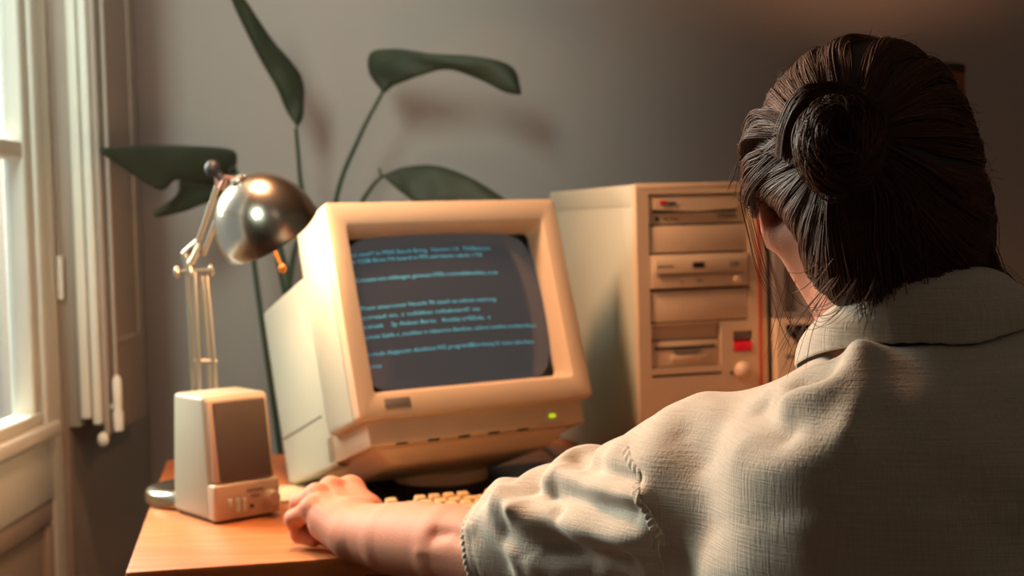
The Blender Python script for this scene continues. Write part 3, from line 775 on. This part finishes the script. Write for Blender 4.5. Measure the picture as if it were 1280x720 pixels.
fing = [([I_, at(404, 622, 1.748), at(406, 645, 1.752), at(418, 655, 1.735)], (.0140, .0108, .0095, .0085)),
        ([Mi, at(387, 623, 1.728), at(386, 646, 1.734), at(398, 660, 1.715)], (.0140, .0115, .0100, .0088)),
        ([Ri, at(375, 629, 1.695), at(376, 651, 1.700), at(392, 664, 1.688)], (.0135, .0118, .0104, .0090)),
        ([Pi, at(368, 649, 1.662), at(374, 667, 1.664), at(392, 675, 1.655)], (.0130, .0112, .0100, .0088))]
rad = at(464, 646, 1.645)
def hand_sdf(P):
    d = chain(P, [ELL_+[.05, -.06, .03], ELL_, ELL_*.62+WR*.38+[0, 0, .004], ELL_*.25+WR*.75, WR, WR*.72+Mi*.28], (.045, .046, .044, .037, .030, .028), .004)
    d = smin(d, chain(P, [WR+[.010, .022, .002], ELL_*.4+WR*.6+[.01, .014, .006]], (.019, .028), .004), .03)
    for m in (I_, Mi, Ri, Pi):
        s = WR+(m-(I_+Mi+Ri+Pi)/4)*.42
        d = smin(d, cone(P, s, m, .0165, .0125), .012)
    d = smin(d, cone(P, WR+[-.004, .0, -.004], Pi*.72+WR*.28+[0, 0, -.012], .022, .018), .012)
    f = None
    for pts, rs in fing:
        e = chain(P, pts, rs, .003)
        for k in (1, 2): e = smin(e, ell(P, pts[k], (rs[k]*1.07,)*3), .003)
        f = e if f is None else smin(f, e, .0018)
        e0 = ell(P, pts[0], (rs[0]*1.12,)*3); d = smin(d, e0, .006)
    d = smin(d, f, .005)
    t = [WR*.8+rad*.2, at(463, 640, 1.672), at(447, 652, 1.715), at(428, 664, 1.722)]
    d = smin(d, chain(P, t, (.017, .0155, .0115, .009), .006), .008)
    d = smin(d, cone(P, I_, at(460, 638, 1.66), .0135, .015), .014)
    return d
def skin_detail(V, Q, ridges):
    N = vnormals(V, Q); D = np.zeros(len(V))
    for pts, a, w_ in ridges:
        d, s = seg_dist(V, pts); D += a*np.exp(-(d/w_)**2)
    return V+N*D[:, None]
hv, hq = vdb_mesh(head_sdf, (.17, 1.03, .80), (.48, 1.38, 1.30), .0022); hv = relax(hv, hq, 1)
av, aq = vdb_mesh(hand_sdf, (-.34, 1.29, .70), (.10, 1.80, .87), .0017); av = relax(av, aq, 1)
top = np.array([0, 0, 1.])
rid = []
for m, a in ((I_, .0007), (Mi, .0012), (Ri, .0011), (Pi, .0008)):
    s = WR+(m-(I_+Mi+Ri+Pi)/4)*.3
    n_ = np.array([-.25, -.55, .8]); n_ /= np.linalg.norm(n_)
    rid.append(([s+n_*.018, (s+m)/2+n_*.0165, m+n_*.011], a, .0035))
rid += [([at(452, 655, 1.59), at(430, 640, 1.63), at(416, 622, 1.66), at(414, 610, 1.68)], .0011, .0026),
        ([at(475, 668, 1.55), at(500, 660, 1.52), at(540, 662, 1.46)], .0009, .003),
        ([at(545, 668, 1.44), at(560, 664, 1.42), at(570, 668, 1.41)], -.0045, .009),
        ([at(520, 690, 1.45), at(560, 695, 1.40)], .0012, .006)]
av = skin_detail(av, aq, rid)
def rest_sdf(P):   # everything under the clothes, right arm and legs
    d = chain(P, [nb_, (.34, 1.11, .80), (.35, 1.0, .62), (.36, .93, .54)], (.085, .115, .115, .125), .05)
    d = smin(d, cone(P, SHL, (.28, 1.15, .90), .05, .08), .04); d = smin(d, cone(P, SHR, (.40, 1.13, .91), .05, .08), .04)
    d = smin(d, chain(P, [SHL, SHL*.5+ELL_*.5, ELL_+[.02, -.03, .01]], (.052, .047, .040), .02), .02)
    d = smin(d, chain(P, [SHR, ELR, WRR], (.052, .040, .026), .02), .02)
    f = WRR
    for k, (dx, dy, l) in enumerate(((-.055, .065, 1), (-.035, .08, 1.1), (-.012, .085, 1.12), (.012, .082, 1.05), (.03, .07, .9))):
        m = f+np.array([dx*.9, dy, .005]); e = m+np.array([dx*.35, .04*l, .008]) if k else m+np.array([-.02, .02, -.005])
        t = e+np.array([dx*.1, .022*l, -.018]); d = smin(d, chain(P, [f, m, e, t], (.018, .011, .009, .0075), .004), .006)
    for s in (-1, 1):
        d = smin(d, chain(P, [(.36+s*.08, .94, .53), (.36+s*.14, 1.36, .52), (.36+s*.15, 1.34, .10)], (.085, .058, .042), .02), .03)
        d = smin(d, cone(P, (.36+s*.15, 1.32, .055), (.36+s*.155, 1.46, .035), .035, .024), .02)
    return d
rv, rq = vdb_mesh(rest_sdf, (-.05, .75, -.02), (.72, 1.85, 1.05), .005)
nv = [hv, av, rv]; nq = [hq, aq+len(hv), rq+len(hv)+len(av)]
BV = np.concatenate(nv); BQ = np.concatenate(nq)
mesh_obj('body', BV, BQ, M['skin'], person, True)

# ---- shirt
CUFF = np.array([-.012, 1.412, .784]); MID = np.array([.070, 1.342, .822])
def shirt_sdf(P):
    d = ell(P, (.345, 1.145, .78), (.205, .125, .24))
    d = smin(d, cone(P, (.345, 1.10, .74), (.355, .98, .54), .15, .165), .06)
    d = smin(d, cone(P, SHL, (.320, 1.155, .938), .076, .080), .03)
    d = smin(d, cone(P, SHR, (.355, 1.15, .945), .078, .086), .03)
    d = smin(d, cone(P, (.325, 1.115, .952), (.42, 1.115, .950), .082, .080), .03)
    d = smin(d, cone(P, (.26, 1.10, .90), (.44, 1.09, .90), .09, .09), .05)
    sl = chain(P, [SHL, MID, CUFF+(CUFF-MID)*.12], (.077, .070, .060), .02)
    d = smin(d, sl, .035)
    d = smin(d, chain(P, [SHR, ELR+[.01, -.02, .01], ELR*.6+WRR*.4], (.08, .066, .05), .02), .03)
    return d
ad = (CUFF-MID)/np.linalg.norm(CUFF-MID); adr = (WRR-ELR)/np.linalg.norm(WRR-ELR)
def shirt_full(P):
    d = shirt_sdf(P)
    near = np.linalg.norm(P-CUFF, axis=1) < .16
    cut = (P-CUFF)@ad
    inn = cone(P, MID, CUFF+ad*.1, .060, .051)
    d = np.where(near, smax(d, np.maximum(cut, -inn-0.*cut) if False else cut, .004), d)
    d = np.where(near & (cut > -.10), smax(d, -inn, .002), d)
    nr = np.linalg.norm(P-(ELR*.6+WRR*.4), axis=1) < .15; c2 = (P-(ELR*.6+WRR*.4))@adr
    d = np.where(nr, np.maximum(d, c2), d)
    d = np.maximum(d, .50-P[:, 2])
    d = np.maximum(d, -cone(P, (.330, 1.165, 1.0), (.325, 1.185, 1.15), .066, .07))
    return d
sv, sq = vdb_mesh(shirt_full, (-.12, .76, .48), (.66, 1.66, 1.08), .0023)
sv = relax(sv, sq, 4)
sN = vnormals(sv, sq)
bvh = BVHTree.FromPolygons(sv.tolist(), sq.tolist())
def on_shirt(px, py):
    """where the line of sight meets the shirt"""
    d = Vector(ray(px, py)).normalized(); h = bvh.ray_cast(Vector(CAM), d)
    return np.array(h[0]) if h[0] is not None else None
def pl2(pts): 
    r = [on_shirt(*p) for p in pts]; return [x for x in r if x is not None]
# soft body of cloth, then drawn folds: (points, height, width)
D = .0020*wnoise(sv*np.array([1, 1, 1.4]), 26)+.0010*wnoise(sv, 60, 8)
arm = np.exp(-(seg_dist(sv, [SHL, MID, CUFF])[0]/.11)**4)
D += arm*.0022*wnoise(sv, 48, 16)
folds = [
 ([(655, 640), (700, 655), (760, 668), (815, 672)], .0055, .012), ([(640, 668), (700, 690), (780, 700)], -.005, .012), ([(690, 612), (740, 628), (790, 640)], -.0045, .010),
 ([(700, 590), (745, 612), (800, 622)], .0045, .010), ([(720, 572), (760, 590), (790, 600)], -.004, .009), ([(610, 650), (640, 690), (650, 715)], .004, .012),
 ([(745, 560), (775, 578)], .005, .010), ([(668, 606), (690, 622), (700, 640)], -.004, .008), ([(640, 622), (652, 640)], .004, .008),
 ([(840, 508), (850, 545), (870, 580)], -.003, .016), ([(880, 500), (900, 530), (930, 560)], .004, .018), ([(925, 486), (950, 505), (980, 540)], -.0055, .014),
 ([(960, 470), (1000, 478), (1030, 470)], -.007, .014), ([(990, 505), (1040, 490), (1075, 450)], .006, .016), ([(940, 470), (952, 480)], -.005, .010),
 ([(1080, 420), (1085, 480), (1060, 540)], .004, .014), ([(800, 520), (812, 540)], -.0035, .010), ([(860, 600), (960, 590), (1060, 560)], .002, .02),
 ([(1040, 440), (1120, 425), (1200, 420)], -.004, .008)]
for pts, a, w_ in folds:
    p = pl2(pts)
    if len(p) > 1:
        d, s = seg_dist(sv, list(catmull(p, 12))); D += 1.5*a*np.exp(-(d/w_)**2)
# folds that run round the upper arm
AX = [SHL, MID, CUFF]; LA = [np.linalg.norm(MID-SHL), np.linalg.norm(CUFF-MID)]
def arm_pt(s, th, r):
    i = 0 if s < LA[0] else 1; a_ = AX[i]; t_ = (AX[i+1]-a_)/LA[i]; c_ = a_+t_*(s-(0 if i == 0 else LA[0]))
    e_s = np.cross(t_, [0, 0, 1]); e_s /= np.linalg.norm(e_s); e_s = -e_s if e_s[1] > 0 else e_s; e_u = np.cross(e_s, t_); e_u = e_u if e_u[2] > 0 else -e_u
    return c_+(e_u*math.cos(th)+e_s*math.sin(th))*r
for s0, t0, t1, dr, a, w_ in ((.205, -1.6, .9, .05, .0075, .009), (.225, -1.4, .5, -.02, -.004, .006), (.165, -1.5, .8, .045, .0075, .010), (.185, -1.4, .6, .03, -.005, .007), (.118, -1.5, .7, .03, .007, .010),
                              (.142, -1.4, .7, .03, -.005, .008), (.060, -1.3, .5, .03, .0045, .011), (.085, -1.2, .5, .02, -.004, .009), (.020, -1.2, .6, .02, .004, .012), (.235, .2, 1.8, -.06, .005, .010), (.19, .9, 2.0, -.05, .006, .011), (.15, 1.0, 2.0, -.05, -.005, .010)):
    pts = [arm_pt(min(max(s0+dr*u, 0), .27), t0+(t1-t0)*u, .070) for u in np.linspace(0, 1, 9)]
    d, s = seg_dist(sv, pts); D += a*np.exp(-(d/(w_*1.5))**2)*1.3
# stitched seams: armhole, back yoke, sleeve
seams = [([(776, 536), (780, 560), (790, 595), (806, 638), (824, 671)], .0028, .0036, .45), ([(824, 671), (900, 655), (1000, 640), (1120, 628), (1270, 622)], .0009, .0026, .3), ([(822, 674), (820, 690), (824, 715)], .0018, .0035, 0)]
for pts, a, w_, pk in seams:
    p = pl2(pts)
    if len(p) < 2: continue
    d, s = seg_dist(sv, list(catmull(p, 30))); D -= .0012*np.exp(-(d/.009)**2)
# cuff: rolled thick edge with close stitches
cutv = (sv-CUFF)@ad; rr_ = sv-CUFF-cutv[:, None]*ad; ang = np.arctan2(rr_[:, 2], rr_@np.cross(ad, [0, 0, 1]))
cm = np.exp(-((cutv+.006)/.0055)**2)*(np.linalg.norm(rr_, axis=1) > .050)
D += cm*.0003-.0006*np.exp(-((cutv+.016)/.003)**2)*(np.linalg.norm(rr_, axis=1) > .050)
sv2 = sv+sN*D[:, None]
shirt = mesh_obj('shirt', sv2, sq, M['linen'], person, True)

# seams: puckered bands of doubled cloth lying on the shirt
bs_ = BVHTree.FromPolygons(sv2.tolist(), sq.tolist())
for (pts, a, w_, pk), nm, half in zip(seams, ('armhole_seam', 'yoke_seam', 'sleeve_seam'), (.0048, .0036, .0026)):
    p = pl2(pts)
    if len(p) < 2: continue
    L_ = sum(np.linalg.norm(np.subtract(p[i+1], p[i])) for i in range(len(p)-1)); n_ = int(L_/.0009); c_ = catmull(p, n_); m_ = 11; VV = []
    for i in range(n_):
        t_ = c_[min(i+1, n_-1)]-c_[max(i-1, 0)]; t_ /= np.linalg.norm(t_)
        h = bs_.find_nearest(Vector(c_[i])); nn = np.array(h[1]); x_ = np.cross(nn, t_); x_ /= np.linalg.norm(x_)
        for k in range(m_):
            u = k/(m_-1)*2-1; q_ = bs_.find_nearest(Vector(np.array(h[0])+x_*u*half)); s_ = i*.0009
            hgt = -.0006+a*1.1*(1-u**6)*(.62+.38*pk*math.sin(s_*2*PI/.0075+u*1.2))
            VV.append(np.array(q_[0])+np.array(q_[1])*hgt)
    mesh_obj(nm, VV, [[i*m_+k, i*m_+k+1, (i+1)*m_+k+1, (i+1)*m_+k] for i in range(n_-1) for k in range(m_-1)], M['linen'], shirt, True)
# cuff: twisted stitched edge round the sleeve opening
b2 = BVHTree.FromPolygons(sv2.tolist(), sq.tolist())
u1 = np.cross(ad, [0, 0, 1]); u1 /= np.linalg.norm(u1); u2 = np.cross(ad, u1)
for off, rad_, tw_, nm in ((-.0035, .0030, 34, 'cuff_edge'),):
    c0 = CUFF+ad*off; n_ = 340; m_ = 10; ring = []
    for i in range(n_):
        a = 2*PI*i/n_; o_ = u1*math.cos(a)+u2*math.sin(a)
        h = b2.ray_cast(Vector(c0+o_*.12), Vector(-o_), .12); ring.append((.12-h[3]) if h[0] is not None else .06)
    ring = np.array(ring); ring = np.array([np.median(ring[np.arange(i-9, i+10) % n_]) for i in range(n_)])
    VV = []
    for i in range(n_):
        a = 2*PI*i/n_; o_ = u1*math.cos(a)+u2*math.sin(a); c_ = c0+o_*(ring[i]-.0008)
        for k in range(m_):
            q_ = 2*PI*k/m_; r_ = rad_*(1+.22*math.sin(a*64+q_)); VV.append(c_+(o_*math.cos(q_)*.75+ad*math.sin(q_)*1.2)*r_)
    mesh_obj(nm, VV, [[i*m_+k, i*m_+(k+1) % m_, ((i+1) % n_)*m_+(k+1) % m_, ((i+1) % n_)*m_+k] for i in range(n_) for k in range(m_)], M['linen'], shirt, True)

# ---- collar, folded down over its stand
CC = np.array([.333, 1.165]); nphi = 96
prof_n = 12; V = []
def push(p, gap, both=False):
    for _ in range(12):
        d = shirt_sdf(p[None])[0]
        if d >= gap and not both: break
        if abs(d-gap) < 1e-4: break
        e = .002; g = np.array([shirt_sdf((p+np.eye(3)[k]*e)[None])[0] for k in range(3)])-d; g /= np.linalg.norm(g)+1e-9
        p = p+g*(gap-d)
    return p
phis = np.linspace(math.radians(-52), math.radians(232), nphi)   # open at the throat; -90 deg is the back -> measured below
for ph in phis:
    a = ph+PI   # sweep passes the back of the neck in the middle
    cx, sy_ = math.cos(a), math.sin(a)
    T = np.array([CC[0]+.074*cx, CC[1]+.080*sy_, 0]); T[2] = 1.036-.50*(T[1]-1.165)+.0015*math.sin(a*5)
    back = max(0, -sy_)
    Bm = np.array([CC[0]+.090*cx, CC[1]+.004+.108*sy_, 0]); Bm[2] = T[2]-.050+.008*back+.002*math.sin(a*4+1)
    Bm = push(Bm, .006)
    for _ in range(20):
        if shirt_sdf(Bm[None])[0] > .005: Bm = Bm-[0, 0, .0025]
    inn_ = np.array([CC[0]+.069*cx, CC[1]+.073*sy_, T[2]-.045])
    out = np.array([cx, sy_, 0.])
    top1 = T-out*.003; top2 = T+[0, 0, .003]; top3 = T+out*.006+[0, 0, -.001]
    q = [inn_, (inn_*.5+top1*.5), top1, top2, top3]
    for t in (.2, .4, .6, .8, .95, 1.0):
        q.append(push(top3*(1-t)+Bm*t+out*.006*math.sin(PI*t)+[0, 0, .002*math.sin(PI*t)], .005))
    q.append(push(Bm-[0, 0, .002], .0015))
    V += q
Fc = [[i*prof_n+k, i*prof_n+k+1, (i+1)*prof_n+k+1, (i+1)*prof_n+k] for i in range(nphi-1) for k in range(prof_n-1)]
co = mesh_obj('collar', V, Fc, M['linen'], shirt, True)
md = co.modifiers.new('s', 'SOLIDIFY'); md.thickness = .0022; md.offset = 0
md = co.modifiers.new('u', 'SUBSURF'); md.levels = 1; md.render_levels = 1

# ---- trousers and shoes (below the frame)
def trouser_sdf(P):
    d = ell(P, (.36, .95, .55), (.175, .15, .11))
    for s in (-1, 1): d = smin(d, chain(P, [(.36+s*.08, .94, .545), (.36+s*.14, 1.36, .53), (.36+s*.15, 1.335, .11)], (.098, .074, .062), .03), .03)
    return np.maximum(d, .075-P[:, 2])
tv, tq = vdb_mesh(trouser_sdf, (.1, .76, .05), (.65, 1.46, .70), .006)
mesh_obj('trousers', relax(tv, tq, 1), tq, M['jeans'], person, True)
for s in (-1, 1):
    def shoe_sdf(P, s=s):
        d = chain(P, [(.36+s*.15, 1.31, .055), (.36+s*.153, 1.40, .05), (.36+s*.156, 1.49, .035)], (.043, .042, .034), .02)
        return np.maximum(smin(d, cone(P, (.36+s*.15, 1.325, .06), (.36+s*.15, 1.33, .11), .042, .046), .02), .002-P[:, 2])
    v, q = vdb_mesh(shoe_sdf, (.36+s*.15-.08, 1.22, -.02), (.36+s*.15+.08, 1.56, .18), .004)
    mesh_obj('shoe', v, q, M['shoe'], person, True)
st = thing('stool', (.36, .95, 0), 'plain wooden stool under the seated person', 'stool')
MB().lathe([(0, .405), (.16, .405), (.175, .412), (.178, .43), (.165, .441), (0, .443)], (.36, .95, 0), n=48).build('seat', M['wood2'], st)
for k in range(4):
    a = PI/4+k*PI/2; MB().tube([(.36+.12*math.cos(a), .95+.12*math.sin(a), .408), (.36+.17*math.cos(a), .95+.17*math.sin(a), .001)], [.017, .013], 16).build('leg', M['wood2'], st)

# ------------------------------------------------------------------ hair
BUN = np.array([-.020, -.123, -.002])
def hair_sdf(P):
    q = W2H(P)
    d = ell(q, (-.006, -.012, .006), (.088, .106, .102))
    d = smin(d, ell(q, (-.072, .006, -.004), (.030, .050, .042)), .025)
    d = smin(d, ell(q, (.046, -.02, -.056), (.046, .068, .072)), .03)
    d = smin(d, ell(q, (.012, -.062, -.065), (.062, .042, .060)), .03)
    # keep the face, the left ear and the jaw free
    d = smax(d, q[:, 1]-.062-.35*np.clip(q[:, 2], -.1, .06), .02)
    d = smax(d, -cone(q, (-.105, -.080, -.085), (-.10, .08, -.052), .052, .052), .012)
    d = smax(d, -cone(q, (.0, .11, -.12), (.0, .11, .0), .075, .06), .02)
    d = smax(d, -cone(q, (-.09, .035, -.125), (.03, .035, -.125), .062, .05), .01)
    return d
cv, cq = vdb_mesh(hair_sdf, (.16, 1.04, .98), (.46, 1.36, 1.30), .003); cv = relax(cv, cq, 2)
hair = mesh_obj('hair', cv, cq, M['hairbase'], person, True)
cb = BVHTree.FromPolygons(cv.tolist(), cq.tolist())
HIT = [None]
def surf(dirs):
    """points of the hair mass in the directions given (head coordinates)"""
    out = []; HIT[0] = np.ones(len(dirs), bool)
    o = Vector(Hc)
    for i_, d in enumerate(dirs):
        w_ = Vector((Rh@d).tolist()); h = cb.ray_cast(o+w_*.3, -w_, .3)
        if h[0] is None: HIT[0][i_] = False
        out.append(np.array(h[0]) if h[0] is not None else np.array(o+w_*.10))
    return np.array(out)
def strands_mesh(S, R0):
    """many thin three-sided tapering tubes as vertex/face arrays; S: list of (n,3) arrays"""
    VV = []; FF = []; b0 = 0
    for pts, r in zip(S, R0):
        n = len(pts); t = np.gradient(pts, axis=0); t /= np.linalg.norm(t, axis=1, keepdims=True)+1e-9
        a = np.cross(t, [.3, .5, .81]); a /= np.linalg.norm(a, axis=1, keepdims=True)+1e-9; b = np.cross(t, a)
        rr = r*np.clip(np.minimum(np.linspace(.7, 1.6, n), np.linspace(4.5, .35, n)), .3, 1)[:, None]
        ring = np.stack([pts+rr*(a*math.cos(k)+b*math.sin(k)) for k in (0, 2.094, 4.189)], 1).reshape(-1, 3)
        VV.append(ring); i = np.arange(n-1)[:, None]*3+b0
        for k in range(3): FF.append(np.concatenate([i+k, i+(k+1) % 3, i+3+(k+1) % 3, i+3+k], 1))
        b0 += 3*n
    return np.concatenate(VV), np.concatenate(FF)
bdir = BUN/np.linalg.norm(BUN)
e1_ = np.cross(bdir, [0, 0, 1]); e1_ /= np.linalg.norm(e1_); e2_ = np.cross(e1_, bdir)
S = []; R_s = []
NL = 150
lock = RNG.uniform(0, 2*PI, NL); lockp = RNG.uniform(0, 2*PI, NL); locka = RNG.uniform(.3, 1, NL)
NS = 6200
for i in range(NS):
    L = RNG.integers(NL); az = lock[L]+RNG.normal()*.025
    th0 = math.radians(RNG.uniform(66, 138)); th1 = math.radians(RNG.uniform(10, 19))
    n = 20; t = np.linspace(0, 1, n); th = th0+(th1-th0)*t
    sw = .22*math.sin(az*2+1)*np.sin(PI*t)*locka[L]+.05*np.sin(5*t+lockp[L])   # locks bow to one side
    A = az+sw
    dirs = bdir*np.cos(th)[:, None]+(e1_*np.cos(A)[:, None]+e2_*np.sin(A)[:, None])*np.sin(th)[:, None]
    P = surf(dirs)
    if not HIT[0].all():
        k0 = int(np.where(~HIT[0])[0].max())+1
        if n-k0 < 8: continue
        P = P[k0:]; n = n-k0; t = np.linspace(0, 1, n)
    nn = (P-Hc)/np.linalg.norm(P-Hc, axis=1, keepdims=True)
    q = W2H(P)
    lift = .0006+.0045*locka[L]*(.5+.5*math.cos(lockp[L]*3))*np.sin(PI*t)**.6+RNG.uniform(0, .0022)+.0009*np.sin(9*t+lockp[L]*2)
    P = P+nn*lift[:, None]+RNG.normal(size=3)*.0003
    S.append(P); R_s.append(RNG.uniform(.00032, .00055))
# locks that sweep back above the left ear and curl up to the bun
for L in range(26):
    z0 = RNG.uniform(.004, .066); dr = RNG.uniform(.004, .022); ph = RNG.uniform(0, 6.28)
    ctrl = np.array([(-.066, .046, min(z0+.010, .050)), (-.090, .026, z0+.010-dr), (-.101, -.018, z0-.018-dr*.6), (-.086, -.062, z0*.8-.012), (-.056, -.100, .0+z0*.4), (-.034, -.120, .01+z0*.3)])
    ctrl += RNG.normal(size=ctrl.shape)*.003
    base_c_ = catmull(list(ctrl), 22)
    for k in range(46):
        o = RNG.normal(size=3)*.0022; tw_ = RNG.uniform(0, 1)
        P = base_c_+o*np.linspace(.7, 1.1, 22)[:, None]+np.stack([.0014*np.sin(np.linspace(0, 7, 22)+ph+tw_), 0*np.ones(22), .0018*np.cos(np.linspace(0, 8, 22)+ph+tw_)], 1)
        S.append(H2W(P)); R_s.append(RNG.uniform(.0003, .0005))
# nape and right side hair hanging to the collar
for L in range(60):
    x0 = RNG.uniform(-.004, .092); ph = RNG.uniform(0, 6.28); zb = RNG.uniform(-.14, -.115)
    yb = -.092+.6*max(0, x0-.04); right = max(0, x0-.03)
    ctrl = [np.array([-.02+x0*.35, -.118, .0]), np.array([x0*.75, -.112+right*.3, -.035]), np.array([x0, yb-.012+right*.5, -.075]), np.array([x0*1.06+.004, yb+.006+right*.4, zb])]
    bc = catmull(ctrl, 18)
    for k in range(34):
        o = RNG.normal(size=3)*.0026; P = bc+o*np.linspace(.5, 1.5, 18)[:, None]
        P[:, 0] += .0035*np.sin(np.linspace(0, 5, 18)+ph)*np.linspace(0, 1, 18)
        S.append(H2W(P)); R_s.append(RNG.uniform(.0003, .0005))
v, q = strands_mesh(S, R_s)
mesh_obj('combed_hair', v, q, M['hair'], hair, True)
# bun: thick coiled rope of hair
S = []; R_s = []
def bun_pt(a, rr, h): return BUN+np.array([math.cos(a)*rr*.86, -h, math.sin(a)*rr*1.25])
bm_ = []
for L in range(34):
    a0 = RNG.uniform(0, 6.28); turns = RNG.uniform(2.2, 4.6); r0, r1 = RNG.uniform(.021, .033), RNG.uniform(.008, .022); h0, h1 = RNG.uniform(-.012, .006), RNG.uniform(.010, .026)
    tt = np.linspace(0, 1, 24)
    cc = np.array([bun_pt(a0-turns*u, r0+(r1-r0)*u+.003*math.sin(6*u+a0), h0+(h1-h0)*math.sin(u*PI/2)+.010*math.sqrt(max(0, 1-((r0+(r1-r0)*u)/.040)**2))) for u in tt])
    for k in range(50):
        o = RNG.normal(size=3)*.0034; ph = RNG.uniform(0, 6.28)
        P = cc+o+.0022*np.stack([np.sin(tt*8+ph), np.cos(tt*7+ph), np.sin(tt*6+2*ph)], 1)
        S.append(H2W(P)); R_s.append(RNG.uniform(.0003, .0005))
# arch of hair laid over the top of the bun
for L in range(5):
    o1 = RNG.normal(size=3)*.002
    ctrl = [np.array([-.062, -.108, -.004]), np.array([-.056, -.124, .018]), np.array([-.040, -.138, .036]), np.array([-.008, -.134, .034]), np.array([.012, -.122, .018])]
    cc = catmull([c+o1 for c in ctrl], 22)
    for k in range(50): S.append(H2W(cc+RNG.normal(size=3)*.0022)); R_s.append(.0004)
v, q = strands_mesh(S, R_s)
bv_, bq_ = vdb_mesh(lambda P: ell(W2H(P), BUN+[0, -.002, 0], (.028, .024, .042)), (.16, 1.0, 1.08), (.36, 1.18, 1.28), .003)
bun = mesh_obj('hair_bun', bv_, bq_, M['hairbase'], hair, True)
mesh_obj('coiled_hair', v, q, M['hair'], bun, True)
# loose locks and flyaways
S = []; R_s = []
def loose(px_pts, n, spread, y0, r=.00028):
    c = [at(*p[:2], p[2] if len(p) > 2 else y0) for p in px_pts]
    for k in range(n):
        o = RNG.normal(size=3)*.0015; e = RNG.normal(size=3)*spread; m = len(c)
        pts = [c[j]+o+e*(j/(m-1))**1.3 for j in range(m)]
        S.append(catmull(pts, 22)); R_s.append(r*RNG.uniform(.8, 1.3))
loose([(940, 205), (928, 240), (938, 290), (950, 340), (968, 372)], 5, .004, 1.20)
loose([(945, 230), (942, 262), (962, 330), (985, 400), (1008, 440)], 4, .006, 1.19)
loose([(950, 240), (960, 290), (985, 340), (975, 400), (965, 455)], 3, .008, 1.19)
loose([(935, 180), (922, 210), (915, 232)], 8, .004, 1.20)
loose([(1060, 330, 1.10), (1030, 370, 1.10), (1005, 410, 1.12), (990, 450, 1.13)], 9, .008, 1.1)
loose([(1085, 330, 1.09), (1050, 385, 1.09), (1020, 400, 1.12), (1000, 380, 1.14)], 9, .009, 1.1)
loose([(1075, 290, 1.09), (1045, 320, 1.1), (1020, 350, 1.11), (1008, 358, 1.12)], 9, .008, 1.1)
loose([(1100, 340, 1.08), (1080, 380, 1.08), (1062, 400, 1.08)], 14, .007, 1.1)
loose([(1205, 180), (1232, 230), (1246, 280), (1240, 340), (1215, 390)], 10, .006, 1.17)
loose([(1210, 220), (1228, 270), (1215, 330), (1225, 370), (1240, 400)], 22, .008, 1.15)
loose([(1195, 300), (1215, 330), (1250, 335), (1270, 355), (1285, 372)], 10, .005, 1.14)
loose([(1190, 320), (1210, 350), (1222, 385), (1238, 402)], 16, .006, 1.12)
for i in range(230):   # short flyaways standing off the outline
    az = RNG.uniform(0, 2*PI); th = math.radians(RNG.uniform(60, 105))
    d0 = bdir*math.cos(th)+(e1_*math.cos(az)+e2_*math.sin(az))*math.sin(th)
    if d0[2] < -.25 or d0[1] > .6: continue
    p0 = surf([d0])[0]; n_ = Rh@d0; tg = np.cross(n_, RNG.normal(size=3)); tg /= np.linalg.norm(tg); l = RNG.uniform(.006, .02)
    S.append(catmull([p0, p0+tg*l*.5+n_*l*.35, p0+tg*l*1.1+n_*l*.55+RNG.normal(size=3)*.002], 10)); R_s.append(.00022)
v, q = strands_mesh(S, R_s)
mesh_obj('loose_strands', v, q, M['hair'], hair, True)
